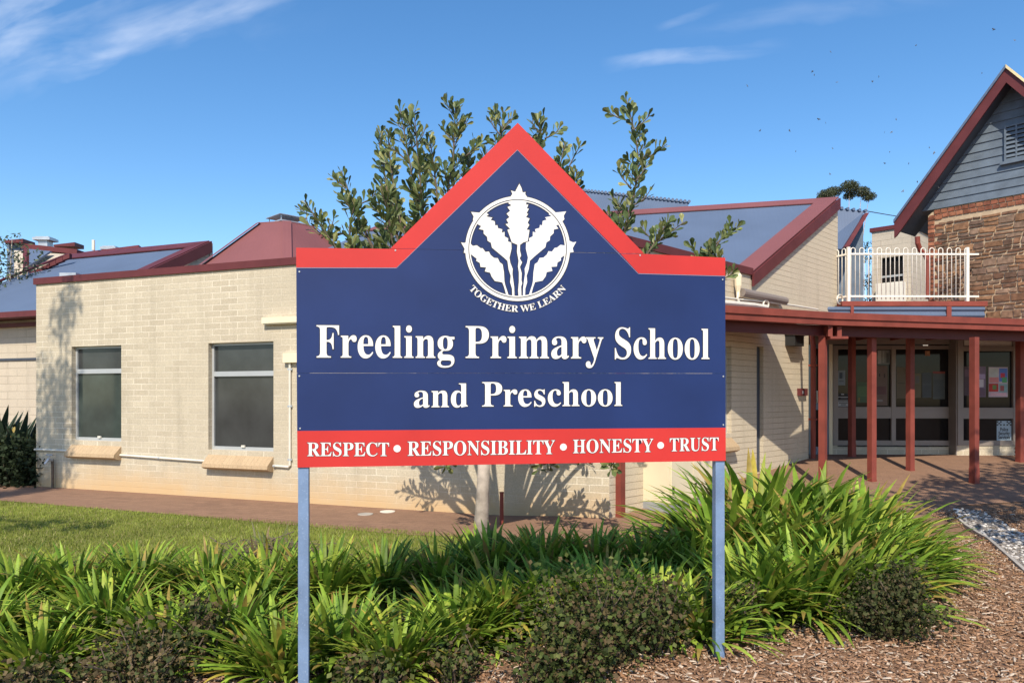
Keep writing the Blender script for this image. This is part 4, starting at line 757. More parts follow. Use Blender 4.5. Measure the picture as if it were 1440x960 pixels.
# meter cupboard in the corner
s0 = W2.s_of(904.5); zb = .10
mc = thing('meter_cupboard', W2.pt(s0+.5, zb, .18), 'cream metal meter cupboard standing on a grey plinth at the brick corner', 'cupboard')
b = MB(); b.pbox(W2, s0, s0+1.0, zb+.085, 1.75, .0, .37); b.build('cabinet', M['creampaint'], mc)
b = MB(); b.pbox(W2, s0-.004, s0+1.004, zb-.15, zb+.083, .0, .365); b.build('plinth', M['galv'], mc)
for k in (0, 1):
    b = MB(); b.pbox(W2, s0+.02+k*.485, s0+.495+k*.485, zb+.11, 1.72, .372, .388); dr = b.build('door', M['creampaint'], mc)
    b = MB(); x0 = s0+.03 if k == 0 else s0+.53; b.pbox(W2, x0, x0+.03, zb+.20, zb+.29, .389, .402); b.build('hinge', M['black'], dr)
# fittings on the gable wall
b = MB(); s0 = W2.s_of(1104); b.pbox(W2, s0, s0+.34, 2.25, 2.43, 0, .16); b.prism([W2.pt(s0-.03,2.43,0), W2.pt(s0-.03,2.47,.0), W2.pt(s0-.03,2.44,.24), W2.pt(s0-.03,2.42,.24)], U2*.42)
tag(b.build('security_light', M['black']), 'black box-shaped security light high on the gable wall under the verandah', 'light')
al = thing('alarm_box', W2.pt(W2.s_of(1126.5), 1.45, 0), 'small dark red alarm box on the gable wall beside the red downpipe', 'alarm box')
s0, z0 = W2.sz(1121, 556); b = MB(); b.pbox(W2, s0, W2.s_of(1131), z0, W2.sz(1121,546)[1], 0, .06); b.build('case', M['maroon'], al)
b = MB(); b.pbox(W2, s0+.06, s0+.11, z0+.03, z0+.08, .061, .064); b.build('face_plate', M['alu'], al)
b = MB(); s0 = W2.s_of(1138.5)-.0; b.tube([W2.pt(s0,.36,.06), W2.pt(s0,2.3,.06), W2.pt(s0+.02,2.5,.03)], .042, 10)
for z in (1.05, 1.95): b.pbox(W2, s0-.055, s0+.055, z, z+.03, 0, .11)
tag(b.build('downpipe', M['redpost']), 'red round downpipe at the end corner of the gable wall by the door', 'downpipe')
ca = thing('roof_cable', W2.pt(3.2, 2.75, .2), 'white looping cables and a cream service head above the verandah roof on the gable wall', 'cable')
b = MB(); c = W2.px(1038, 398, .08); b.tube([c+Vector((0,0,.14)), c+Vector((0,0,.10)), c+Vector((0,0,-.04)), c+Vector((0,0,-.12)), c+Vector((0,0,-.2))], [.03,.055,.05,.03,.025], 10); b.build('service_head', M['creampaint'], ca)
b = MB()
b.tube([W2.px(1038,410,.08), W2.px(1037,420,.12), W2.px(1041,428,.14), W2.px(1047,434,.15)], .016, 8)
b.tube([W2.px(1000,416,.1), W2.px(1040,421,.1), W2.px(1075,424,.1), W2.px(1120,430,.1), W2.px(1150,435,.1)], .014, 8)
b.tube([W2.px(1000,424,.16), W2.px(1060,429,.16), W2.px(1078,432,.16)], .035, 8)
for cx_, cy_, r_ in ((1077,428,4.5),(1181,421,5)):
    b.tube([W2.px(cx_+r_*.8*math.cos(a), cy_+r_*1.3*math.sin(a), .12) for a in np.linspace(0, 6.28, 17)], .014, 8, cap=False)
b.build('cable_loop', M['white'], ca)
b = MB(); b.tube([W2.px(1043,411,.1), W2.px(1104,423,.1)], .062, 12)
tag(b.build('tube_light', M['taupe']), 'grey-brown tubular fitting along the gable wall just above the verandah roof', 'light')
# aerial and boxes on the flat roof
an = thing('roof_antenna', P(1015, 352, 13.5)+Vector((0,0,-.5)), 'thin metal antenna standing on the flat roof behind the right end of the sign', 'antenna')
b = MB(); c = P(1015.5,370,13.5); b.tube([c, P(1015.5,338,13.5)], .022, 8); b.build('mast', M['alu'], an)
b = MB(); b.tube([P(985,352,13.5), P(1000,348,13.4), P(1034,338,13.3)], .012, 6); b.tube([P(1034,338,13.3), P(1015.5,362,13.5)], .012, 6); b.tube([P(1018,337,13.4), P(1034,338,13.3)], .012, 6); b.build('boom', M['bark_dark'], an)
b = MB(); c = P(958,352,13.0); b.box(c.x-.16,c.x+.16,c.y-.2,c.y+.2,c.z-.25,c.z+.10); b.box(c.x-.45,c.x-.17,c.y-.1,c.y+.2,c.z-.25,c.z+.07)
tag(b.build('roof_unit', M['white']), 'small white box unit on the flat roof behind the sign', 'roof unit')
# ------------------------------------------------------------------ covered way, entrance, balcony
GL = Plane(1.29, 8.62, 3.01, 1.38)                  # front gutter line, first leg
def gz(px, py): return H-(py-HY)
K0 = Vector((1.0, 8.48, 0)); K1 = Vector((4.31, 9.98, 0)); K2 = Vector((9.6, 11.45, 0))
ZR = 2.578
ver = thing('verandah', (5.0, 10.6, G(5, 10.6)), 'red steel covered way with square posts along the school entrance', 'verandah')
Wv = W2
def flat(pts, z0, z1, mat, name):
    m = MB(); m.prism([Vector((p[0],p[1],z0)) for p in pts], Vector((0,0,z1-z0))); return m.build(name, mat, ver)
w2p = lambda s: W2.pt(s, 0).to_tuple()[:2]
SUN = Vector((.13, .99, -.96)).normalized()
low = W2.pt(5.5, .92); kk = (ZR-low.z)/(-SUN.z); cr = low-SUN*kk
opn = (cr.x, max(cr.y, 10.28))  # corner of an added roof gap, traced back along the sun to light the gable wall
flat([K0[:2], (K1.x-.25,K1.y-.11), (opn[0]-.12, opn[1]+.02), w2p(3.80), w2p(3.0), w2p(.25)], ZR-.06, ZR-.01, M['redroof'], 'roof')
flat([(K1.x-.25,K1.y-.11), K1[:2], K2[:2], (9.3,13.0), (5.2,13.0), (W2.pt(5.56,0).x,W2.pt(5.56,0).y), (opn[0],opn[1])], ZR-.06, ZR-.01, M['redroof'], 'roof')
for a, b in ((K0,K1),(K1,K2)):
    m = MB(); d = (b-a).normalized(); n = Vector((d.y,-d.x,0))
    prof = [(-.06,ZR-.09),(.055,ZR-.09),(.06,ZR-.002),(.045,ZR),(-.06,ZR)]
    m.prism([a+n*p+Vector((0,0,z)) for p,z in prof], b-a+d*.0); m.build('gutter', M['redpost'], ver)
    m = MB(); prof = [(-.06,ZR-.17),(.03,ZR-.17),(.035,ZR-.093),(-.06,ZR-.093)]
    m.prism([a+n*p+Vector((0,0,z)) for p,z in prof], b-a); m.build('fascia', M['redpost'], ver)
m = MB(); m.beam((K0.x,K0.y+.25,2.28),(K1.x+.0,K1.y+.22,2.28),.08,.14); m.beam((K1.x+.05,K1.y+.24,2.28),(K2.x,K2.y+.30,2.28),.08,.14)
m.build('beam', M['maroon'], ver)
m = MB()
for px, Y0, Y1 in ((1180,10.35,13),(1232,10.6,13),(1285,10.7,13),(1340,10.75,13),(1395,10.85,13)):
    x0 = (px-720)/F*Y0; m.beam((x0,Y0,2.425),(x0+.25,Y1,2.425),.05,.09)
m.build('rafter', M['redpost'], ver)
m = MB()
for dx in (.02, .17):
    q = Vector((K1.x+dx-.03, K1.y+.12+dx*.4, 2.26)); m.box(q.x-.03,q.x+.03,q.y-.12,q.y+.05,2.26,2.40)
m.box(K1.x-.02,K1.x+.22,K1.y-.02,K1.y+.24,2.225,2.258); m.build('bracket', M['redpost'], ver)
def march(px, py):
    Y = 7.0
    while Y < 14:
        x = (px-720)/F*Y
        if H-(py-HY)/F*Y <= G(x, Y): return Y
        Y += .01
    return 14
for px, py in ((872,727),(1157,686),(1226,677),(1370,680),(1280,662),(1198,642),(1434,650)):
    Y = march(px, py); x = (px-720)/F*Y; g = G(x, Y)
    top = 2.28 if Y < 11.3 else 2.5
    d = Vector((W2.d[0], W2.d[1], 0)) if px < 1170 else Vector((.94,.34,0)); e = Vector((-d.y,d.x,0)); r = .043
    m = MB(); q = [Vector((x,Y,0))+d*a*r+e*b*r for a,b in ((-1,-1),(1,-1),(1,1),(-1,1))]
    m.hexa([v+Vector((0,0,g-.1)) for v in q]+[v+Vector((0,0,top)) for v in q]); po = m.build('post', M['redpost'], ver)
    m = MB(); q = [Vector((x,Y,0))+d*a*r*1.09+e*b*r*1.09 for a,b in ((-1,-1),(1,-1),(1,1),(-1,1))]
    m.hexa([v+Vector((0,0,g-.1)) for v in q]+[v+Vector((0,0,g+(.22 if px in (1198,1370) else .03))) for v in q]); m.build('base_sleeve', M['redpost'], po)

# entrance: window wall facing the forecourt
FY = 13.0; FW = Plane(5.2, FY, 1, 0)
ent = thing('entrance_foyer', (7.2, 13.3, .4), 'glazed school entrance with taupe framed windows and a blue-grey door', 'entrance')
FW2 = Plane(5.2, 12.785, 1, 0)
def fr(m, x0, x1, y0, y1, p0, p1, W=None):
    W = W or FW; s0, z0 = W.sz(x0, y1); s1, z1 = W.sz(x1, y0); m.pbox(W, s0, s1, z0, z1, p0, p1)
m = MB(); fr(m, 1166, 1345, 628, 660, -.15, .0); fr(m, 1345, 1432, 624, 668, -.15, -.004, FW2); fr(m, 1163, 1178, 486, 660, -.14, -.012); m.build('base_wall', M['brick'], ent)
m = MB(); fr(m, 1125, 1352, 463, 484, -.15, .03); fr(m, 1346, 1442, 462, 472, -.15, .0, FW2); m.build('bulkhead', M['taupe'], ent)
def win(x0, x1, ys, xs, pane, nm='window', W=None):
    """ys rows of (top, bottom) panes, xs columns of (left, right) panes"""
    w = part_root(nm, ent); m = MB(); cols = sorted(xs); rows = sorted(ys)
    ex = [x0]+[v for c in cols for v in c]+[x1]
    Ytop, Ybot = rows[0][0]-5, rows[-1][1]+7
    for k in range(0, len(ex), 2): fr(m, ex[k], ex[k+1], Ytop, Ybot, -.06, .02, W)
    for c in cols:
        yy = [Ytop]+[v for r in rows for v in r]+[Ybot]
        for k in range(0, len(yy), 2): fr(m, c[0], c[1], yy[k], yy[k+1], -.055, .014, W)
    m.build('frame', M['taupe'], w)
    for c in cols:
        for r in rows:
            g = MB(); fr(g, c[0], c[1], r[0], r[1], -.035, -.028, W); g.build('pane', pane, w)
win(1171, 1342, [(491,572),(588,619)], [(1178,1253),(1259,1336)], M['pane_dark'])
win(1346, 1428, [(474,487),(493.5,573),(588.5,619)], [(1354,1424)], M['pane_dark'], W=FW2)
m = MB(); fr(m, 1344.5, 1346, 463, 640, -.23, .0, FW2); m.build('side_panel', M['taupe'], ent)
m = MB(); fr(m, 1378, 1424, 475, 487, -.027, -.022, FW2); fr(m, 1357, 1367, 475, 486, -.027, -.022, FW2); m.build('transom_panel', M['white'], ent)
dw = part_root('door', ent)
m = MB(); fr(m, 1139, 1143, 478, 648, -.05, .0); fr(m, 1161, 1166, 478, 648, -.05, .0); fr(m, 1143, 1161, 478, 490, -.05, .0); fr(m, 1143, 1161, 566, 576, -.05, -.01); fr(m, 1143, 1161, 628, 648, -.05, 0); m.build('frame', M['doorblue'], dw)
g = MB(); fr(g, 1143, 1161, 490, 566, -.03, -.024); fr(g, 1143, 1161, 576, 628, -.03, -.024); g.build('pane', M['pane_dark'], dw)
m = MB(); s0, z0 = FW.sz(1147, 552); m.tube([FW.pt(s0,z0+.02,0), FW.pt(s0,z0+.03,.06), FW.pt(s0,z0-.17,.06), FW.pt(s0,z0-.18,0)], .012, 8); m.build('handle', M['white'], dw)
m = MB(); fr(m, 1165.5, 1170.5, 484, 646, -.05, .012); m.build('jamb', M['creampaint'], ent)
m = MB(); m.box(5.0, 9.0, FY+.16, FY+3.2, .2, .42); m.build('floor_slab', M['conc'], ent)
m = MB(); m.box(5.0, 9.0, FY+3.2, FY+3.3, .2, 3.0); m.build('back_wall', M['taupe'], ent)
m = MB(); m.box(4.9, 9.2, FY+.16, FY+3.3, 2.98, 3.02); m.build('deck_slab', M['conc'], ent)
# deck edge: maroon strip over blue ribbed fascia
m = MB(); m.box(W2.pt(6.76,0).x-.06, 8.35, FY-.02, FY+.2, 3.03, 3.115); m.build('deck_strip', M['redpost'], ent)
m = MB(); prof = []
for k in range(13):
    z = 2.70+k*.0265; prof.append((FY-.015+ (.014 if k % 4 in (0,1) else -.014), z))
x0 = W2.pt(6.4,0).x-.1
m.prism([Vector((x0, y, z)) for y, z in prof]+[Vector((x0, FY+.12, 3.018)), Vector((x0, FY+.12, 2.70))], Vector((8.3-x0,0,0))); m.build('ribbed_fascia', M['blueroof'], ent)
m = MB(); s0 = P(1334,436,FY-.03); m.box(s0.x-.04, s0.x+.04, FY-.05, FY-.03, 2.70, 3.02); c0 = P(1198,436,FY-.03); m.box(c0.x-.025,c0.x+.025,FY-.05,FY-.03,2.70,3.03); m.build('joint_cover', M['redpost'], ent)
# papers stuck inside the glass
FW1 = FW
def paper(name, x0, x1, y0, y1, cells, label, cat='poster', p=-.026):
    """cells: (u0,u1,v0,v1,colour) in the sheet, v downwards"""
    FW = FW2 if x0 > 1345 else FW1
    s0, z1 = FW.sz(x0, y0); s1, z0 = FW.sz(x1, y1); m = MB()
    for k, (u0,u1,v0,v1,c) in enumerate(cells):
        q = .0006*(k > 0)+.0004*k; m.pbox(FW, s0+(s1-s0)*u0, s0+(s1-s0)*u1, z1-(z1-z0)*v1, z1-(z1-z0)*v0, p, p+.001+q, col=c)
    return tag(m.build(name, M['printed']), label, cat)
rs = random.Random(3)
def mosaic(n, m_, base, pal):
    out = [(0,1,0,1,base)]
    for i in range(n):
        for j in range(m_):
            if rs.random() < .8: out.append(((i+.08)/n,(i+.92)/n,(j+.1)/m_,(j+.9)/m_, rs.choice(pal)))
    return out
paper('poster', 1391.5, 1418.5, 516, 558, [(0,1,0,1,(.55,.45,.5)),(.03,.5,.03,.4,(.5,.52,.5)),(.55,.98,.04,.48,(.1,.2,.55)),(.62,.85,.2,.36,(.55,.05,.08)),(.7,.95,.34,.52,(.1,.35,.15)),(.04,.52,.34,.52,(.65,.25,.25)),(.02,.5,.55,.82,(.5,.04,.03)),(.2,.4,.6,.75,(.15,.25,.08)),(.55,.98,.56,.85,(.25,.4,.42)),(.6,.8,.62,.8,(.35,.1,.1)),(.1,.9,.86,.96,(.7,.45,.5))], 'bright poster of coloured pictures taped inside the right-hand window', 'poster')
paper('poster', 1372, 1387.5, 515, 558, [(0,1,0,1,(.2,.15,.22)),(.05,.95,.25,.4,(.4,.32,.5)),(.1,.8,.42,.68,(.55,.52,.58)),(.05,.95,.72,.97,(.14,.09,.13))], 'narrow purple and grey poster beside the red post in the right-hand window')
paper('poster', 1357, 1366, 515, 556, [(0,1,0,1,(.08,.05,.06)),(.1,.9,.1,.35,(.14,.08,.1))], 'dim dark red poster at the left edge of the right-hand window')
paper('notice', 1178.5, 1189.5, 520.5, 541.5, [(0,1,0,1,(.2,.24,.27)),(.25,.65,.15,.55,(.05,.07,.1)),(.2,.8,.7,.76,(.1,.12,.14))], 'pale blue paper with a dark crest in the left window pane', 'notice')
paper('notice', 1178.5, 1194, 553, 562, [(0,1,0,1,(.012,.012,.012)),(.35,.6,.08,.2,(.5,.5,.5)),(.05,.95,.5,.62,(.4,.4,.4)),(.3,.9,.75,.8,(.3,.3,.3))], 'black notice with a line of white writing low in the left pane', 'notice')
paper('notice', 1178.5, 1194.5, 562.5, 571, [(0,1,0,1,(.4,.4,.4)),(.06,.94,.12,.26,(.02,.02,.02)),(.12,.9,.4,.52,(.02,.02,.02)),(.3,.75,.66,.8,(.02,.02,.02))], 'white notice with three black lines below the black notice', 'notice')
paper('poster', 1206, 1223, 537, 566, [(0,1,0,1,(.06,.10,.05)),(.1,.8,.2,.7,(.08,.14,.06)),(.1,.25,.75,.95,(.2,.16,.05))], 'dim green poster between the first two posts in the left window')
paper('poster', 1232, 1249, 514, 570, [(0,1,0,1,(.13,.085,.065)),(.3,.4,.2,.27,(.03,.02,.02)),(.7,.8,.2,.3,(.03,.02,.02)),(.1,.9,.52,.72,(.1,.045,.045)),(.1,.6,.85,.9,(.2,.18,.17))], 'tall brown poster on the right side of the left window pane')
paper('poster', 1262, 1275, 516, 560, [(0,1,0,1,(.11,.085,.05)),(.1,.9,.5,.53,(.06,.05,.03))], 'dull tan poster on the left side of the middle window')
paper('poster', 1285, 1296, 525, 559, [(0,1,0,1,(.12,.10,.055)),(.05,.95,.48,.5,(.06,.06,.04)),(.3,.8,.1,.4,(.1,.1,.09))], 'faded yellow poster just right of the third post in the middle window')
paper('poster', 1298, 1311, 524, 559, [(0,1,0,1,(.06,.07,.075)),(.1,.9,.45,.48,(.1,.11,.11))], 'grey blue paper poster in the centre of the middle window')
paper('poster', 1313, 1330, 522, 561, [(0,1,0,1,(.085,.095,.09)),(0,1,0,.08,(.22,.05,.04)),(.1,.9,.3,.9,(.07,.08,.08))], 'grey poster with a red heading at the right of the middle window')
paper('paper_strip', 1235, 1252.5, 492, 512, [(0,1,0,1,(.16,.17,.17)),(.0,.3,.05,.95,(.32,.34,.34)),(.4,.55,.05,.9,(.25,.27,.27)),(.7,.9,.2,.9,(.07,.08,.08))], 'pale vertical blind strips high in the left window pane', 'blind')
paper('paper_strip', 1302, 1309, 493, 500, [(0,1,0,1,(.3,.13,.07)),(.4,.9,.2,.7,(.4,.22,.12))], 'small orange paper at the top of the middle window', 'paper')
# the security services sign in the lower right pane
ps = thing('security_notice', FW2.pt(FW2.s_of(1413), .55, -.02), 'pale police security notice with a chequered band low in the right window', 'notice')
s0, z0 = FW2.sz(1403, 619); s1, z1 = FW2.sz(1423.5, 591.5)
m = MB(); m.pbox(FW2, s0, s1, z0, z1, -.027, -.024); m.build('plate', paint('notice blue grey', (.33,.42,.48), .5, .05), ps)
m = MB(); w = (s1-s0)/9; hh = (z1-z0)*.075
for r in range(3):
    for k in range(9):
        if (r+k) % 2 == 0 and not (3 <= k <= 5 and r < 2): m.pbox(FW2, s0+k*w, s0+(k+1)*w, z1-.006-(r+1)*hh, z1-.006-r*hh, -.0238, -.0232)
m.build('chequer_band', M['black'], ps)
def sans(text, s, z, size, mat, par, W, p, width=None):
    cu = bpy.data.curves.new('t', 'FONT'); cu.body = text; cu.size = size; cu.align_x = 'CENTER'; cu.extrude = .0003; cu.offset = size*.025
    o = bpy.data.objects.new('t', cu); COL.objects.link(o); bpy.context.view_layer.update()
    me = bpy.data.meshes.new_from_object(o.evaluated_get(bpy.context.evaluated_depsgraph_get())); bpy.data.objects.remove(o)
    k = 1.0
    if width: xs = [v.co.x for v in me.vertices]; k = width/(max(xs)-min(xs))
    for v in me.vertices: v.co = W.pt(s+v.co.x*k, z+v.co.y, p+v.co.z)-par.location
    me.materials.clear(); me.materials.append(mat); me.name = 'lettering'
    o = bpy.data.objects.new('lettering', me); COL.objects.link(o); o.parent = par
for k, (t, wd) in enumerate((('Police', .55), ('Security', .78), ('Services', .8))):
    sans(t, (s0+s1)/2, z1-(z1-z0)*(.52+k*.2), .085, M['black'], ps, FW2, -.0232, (s1-s0)*wd)

# balcony railing with hooped pickets
BY = FY+.05; bal = thing('balcony_railing', (7.2, BY, 3.13), 'cream hoop-topped steel railing round the balcony above the entrance', 'railing')
BW = Plane(P(1193,420,BY).x, BY, 1, .012)
bl = BW.s_of(1376); zb, zt2 = 3.135, 3.135+.93
m = MB(); m.pbox(BW, 0, bl, zb+.06, zb+.09, -.015, .015); m.build('bottom_rail', M['fencecream'], bal)
m = MB(); m.pbox(BW, 0, bl, zt2-.125, zt2-.095, -.015, .015); m.build('top_rail', M['fencecream'], bal)
def hoop(W, s, w, par=bal):
    m = MB(); r = w/2; pts = [W.pt(s, zb+.02), W.pt(s, zt2-r)]+[W.pt(s+r-r*math.cos(a), zt2-r+r*math.sin(a)) for a in np.linspace(.3, math.pi-.3, 7)]+[W.pt(s+w, zt2-r), W.pt(s+w, zb+.02)]
    m.tube(pts, .0085, 6); m.build('picket', M['fencecream'], par, smooth=True)
pit = 12.4/F*BY; n = int((bl-.1)/pit)
ps_ = [0, BW.s_of(1331.5)]
for k in range(n):
    s = .045+k*pit*1.0; hoop(BW, s, pit*.5)
for s in (0, BW.s_of(1360)):
    m = MB(); m.pbox(BW, s-.025, s+.025, zb-.02, zt2+.01, -.025, .025); m.build('post', M['fencecream'], bal)
SW = Plane(BW.x0, BW.y0, -.42, .9); sl_ = .95
m = MB(); m.pbox(SW, .03, sl_, zb+.06, zb+.09, -.015, .015); m.pbox(SW, .03, sl_, zt2-.125, zt2-.095, -.015, .015); m.build('side_rail', M['fencecream'], bal)
for k in range(6): hoop(SW, .06+k*.15, .075)

# ------------------------------------------------------------------ old stone building with a steep gable
r_ = (.635, -.772)
BG = Plane(7.24, 14.0, r_[0], r_[1], 1)                # barge board plane
nn = Vector((BG.n[0], BG.n[1], 0)); 
if nn.dot(Vector((-7,-14,0))) < 0: BG.n = (-BG.n[0], -BG.n[1]); nn = -nn
SWl = Plane(7.24-BG.n[0]*.36, 14.0-BG.n[1]*.36, r_[0], r_[1], 1); SWl.n = BG.n
st = thing('stone_building', (8.8, 13.2, .3), 'old stone schoolhouse with steep slate-boarded gable and maroon barge boards', 'building')
tip = BG.sz(1258.5, 335); tip0 = BG.sz(1258.5, 312); apx = BG.sz(1416, 94.5); apl = BG.sz(1415.5, 116)
rs_ = 2*apx[0]
def mirror(q): return (2*apx[0]-q[0], q[1])
slope = (apx[1]-tip0[1])/(apx[0]-tip0[0])
for side in (0, 1):
    pts = [tip, tip0, apx, apl, (tip[0]+.03+(0), tip[1])]
    t0, t1, t2, t3 = tip0, apx, (apx[0], apx[1]-.27), (tip0[0]+.05, tip0[1]-.27)
    pts = [t0, t1, t2, t3, (tip0[0]+.0, tip[1])]
    if side: pts = [mirror(p) for p in pts]
    m = MB(); m.prism([BG.pt(s, z, 0) for s, z in pts], nn*.035); m.build('barge_board', M['maroon'], st)
    m = MB(); e = [tip0, apx, (apx[0], apx[1]-.06), (tip0[0], tip0[1]-.06)]
    if side: e = [mirror(p) for p in e]
    m.prism([BG.pt(s, z+.03, .07) for s, z in e], -nn*6.0); m.build('roof', M['creamroof'] if side else M['blueroof'], st)
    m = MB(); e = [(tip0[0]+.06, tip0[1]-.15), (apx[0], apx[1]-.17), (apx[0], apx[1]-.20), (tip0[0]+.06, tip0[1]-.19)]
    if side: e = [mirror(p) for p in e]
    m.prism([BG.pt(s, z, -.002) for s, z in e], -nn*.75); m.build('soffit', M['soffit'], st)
# boarded gable
zband = lambda s: 0
s_l = SWl.s_of(1305); zE = SWl.sz(1317, 294)[1]; zB = SWl.sz(1440, 272)[1]; zE = (zE+zB)/2
sc_ = apx[0]; s_r = 2*sc_-s_l
zra = lambda s: apx[1]-.12-slope*abs(s-sc_)
m = MB(); hb = .148; z = zE-.0; k = 0
while z < apx[1]-.3:
    z2 = z+hb
    def lim(zz): return (apx[1]-.12-zz)/slope
    a0, a1 = min(lim(z), sc_-s_l+.1), lim(z2) if lim(z2) > 0 else .01
    a1 = min(a1, sc_-s_l+.1)
    m.prism([SWl.pt(sc_-a0, z, .022), SWl.pt(sc_+a0, z, .022), SWl.pt(sc_+a1, z2, .004), SWl.pt(sc_-a1, z2, .004)], -nn*.02)
    z = z2; k += 1
m.build('weatherboards', M['slate'], st)
# louvred vent
v0 = SWl.s_of(1416.5); vz0 = SWl.sz(1416.5, 227)[1]; vz1 = SWl.sz(1416.5, 178)[1]; vw = .46
lv = part_root('louvre_vent', st)
m = MB(); m.pbox(SWl, v0, v0+vw, vz0+.03, vz1-.03, .024, .028); m.build('backing', M['black'], lv)
m = MB()
for a, b, c, d in ((v0-.03, v0+vw+.03, vz0-.01, vz0+.03),(v0-.03, v0+vw+.03, vz1-.03, vz1),(v0-.03, v0+.0, vz0+.03, vz1-.03),(v0+vw, v0+vw+.03, vz0+.03, vz1-.03),(v0+vw*.33-.012, v0+vw*.33+.012, vz0+.03, vz1-.03),(v0+vw*.66-.012, v0+vw*.66+.012, vz0+.03, vz1-.03)): m.pbox(SWl, a, b, c, d, .024, .06)
m.pbox(SWl, v0-.09, v0+vw+.09, vz0-.06, vz0-.012, .0, .085); m.build('frame', M['slate'], lv)
m = MB()
for k in range(7):
    z = vz0+.05+k*(vz1-vz0-.08)/7; m.prism([SWl.pt(v0, z, .062), SWl.pt(v0, z+.012, .062), SWl.pt(v0, z+.062, .03), SWl.pt(v0, z+.05, .03)], Vector((r_[0],r_[1],0))*vw)
m.build('slat', M['slate'], lv)
# rubble stone wall: each stone set slightly proud of the mortar, red brick quoins and band
m = MB(); m.poly([SWl.pt(s_l,-.1,-.012), SWl.pt(s_r,-.1,-.012), SWl.pt(s_r,zE-.1,-.012), SWl.pt(s_r-.12,zE,-.012), SWl.pt(s_l+.12,zE,-.012), SWl.pt(s_l,zE-.1,-.012)]); m.poly([SWl.pt(s_l,-.1,-.012), SWl.pt(s_l,zE-.1,-.012), SWl.pt(s_l,zE-.1,-6), SWl.pt(s_l,-.1,-6)])
m.build('mortar_wall', paint('lime mortar', (.47,.36,.24), .95, .2, 8, bmp=.5), st, fix=False)
rs = random.Random(11)
pal = [(.185,.10,.06),(.22,.122,.07),(.155,.086,.056),(.205,.125,.082),(.165,.108,.08),(.25,.14,.078),(.225,.15,.105),(.13,.08,.056)]
m = MB()
def stone(s0, s1, z0, z1, j=.008, col=None, bev=.008, up=.012):
    kc = rs.uniform(.8,1.2); c = col or tuple(v*kc for v in rs.choice(pal))
    o = [(s0,z0),((s0+s1)/2,z0),(s1,z0),(s1,(z0+z1)/2),(s1,z1),((s0+s1)/2,z1),(s0,z1),(s0,(z0+z1)/2)]
    o = [(a+rs.uniform(-j,j), b+rs.uniform(-j,j)) for a,b in o]; cs, cz = (s0+s1)/2, (z0+z1)/2; h_ = up*rs.uniform(.5,1.2)
    i = [(a+(cs-a)*min(.4, bev/max(abs(cs-a),.01)), b+(cz-b)*min(.4, bev/max(abs(cz-b),.01))) for a,b in o]
    O = [SWl.pt(a,b,-.014) for a,b in o]; I = [SWl.pt(a,b,h_) for a,b in i]
    m.poly(I, col=c)
    for k in range(8): m.poly([O[k], O[(k+1)%8], I[(k+1)%8], I[k]], col=c)
z = .36; qz = zE-.20
while z < qz-.05:
    h = rs.choice((.055,.065,.08,.1,.12,.15))
    if z+h > qz: h = qz-z
    s = s_l+.13+rs.uniform(0,.08); e = s_r-.13
    while s < e:
        l = min(rs.uniform(.07,.32) if h < .11 else rs.uniform(.1,.3), e-s)
        if l < .05: break
        if h > .11 and rs.random() < .4:
            t = rs.uniform(.38,.62)*h; stone(s, s+l-.016, z, z+t-.012); l2 = l*rs.uniform(.4,.6)
            if l > .26 and rs.random() < .5: stone(s, s+l2-.012, z+t, z+h-.015); stone(s+l2, s+l-.016, z+t, z+h-.015)
            else: stone(s, s+l-.016, z+t, z+h-.015)
        else: stone(s, s+l-.016, z+rs.uniform(0,.008), z+h-.015)
        s += l
    z += h
m.build('stonework', M['stone'], st)
m = MB(); bcol = lambda: (lambda k, c: tuple(v*k for v in c))(rs.uniform(.8,1.15), rs.choice(bp)); bp = [(.27,.105,.062),(.23,.085,.052),(.31,.13,.075),(.20,.078,.05)]
z = .36; k = 0
while z < zE-.19:
    for a, b in ((0,.11),(.12,.24 if k % 2 == 0 else .13)):
        if b-a > .05: stone(s_l+a, s_l+b, z, z+.068, .002, bcol(), .004, .008)
    z += .078; k += 1
for rw, z in enumerate((zE-.175, zE-.09)):
    s = s_l+.02+.03*rw+(.06 if rw == 1 else 0)
    while s < s_r-.1:
        stone(s, s+.105, z, z+.075, .002, bcol(), .004, .008); s += .116
m.build('brick_quoins', M['stone'], st)
m = MB(); c = SWl.pt(s_l, zE, 0); g0 = P(1290,333,13.75); m.tube([g0, P(1290.5,342,13.75), P(1294,352,13.8), P(1301,358,13.85), P(1304.5,366,13.82), P(1304.5,420,13.82)], .045, 10); m.build('downpipe', M['redpost'], st)

# ------------------------------------------------------------------ things further back
rw = thing('rear_wing', P(1200, 420, 20)+Vector((0,0,-3)), 'blue clad building with a maroon sloping barge behind the balcony', 'building')
m = MB(); m.prism([P(1150,290,21), P(1216,297,20.4), P(1186,350,19.6), P(1150,350,20.2)], Vector((0,.35,-.1))); m.build('roof', M['blueroof'], rw)
m = MB()
for k in range(9): c = P(1150,290,21).lerp(P(1216,297,20.4), k/8); m.tube([c+Vector((0,-.08,0)), c+Vector((0,.3,0))], .045, 6)
m.build('ridge_roll', M['blueroof'], rw)
m = MB(); m.prism([P(1216.5,299.5,20.2), P(1222.5,299,20.2), P(1194,347,19.4), P(1187.5,347,19.4)], Vector((.05,.3,0))); m.build('barge_board', M['maroon'], rw)
m = MB(); m.prism([P(1214,313,20.4), P(1214,470,20.4), P(1150,470,20.4), P(1150,352,20.4), P(1194,349,20.4)], Vector((0,2.5,0))); m.build('wall', M['slate'], rw)
fb = thing('rear_brick_building', P(1262, 420, 22)+Vector((0,0,-4)), 'cream brick building with a maroon parapet and window seen through the railing', 'building')
C = P(1281, 420, 22); Vf = Plane(C.x, C.y, -.713, .701); Vf.n = (-.701,-.713)
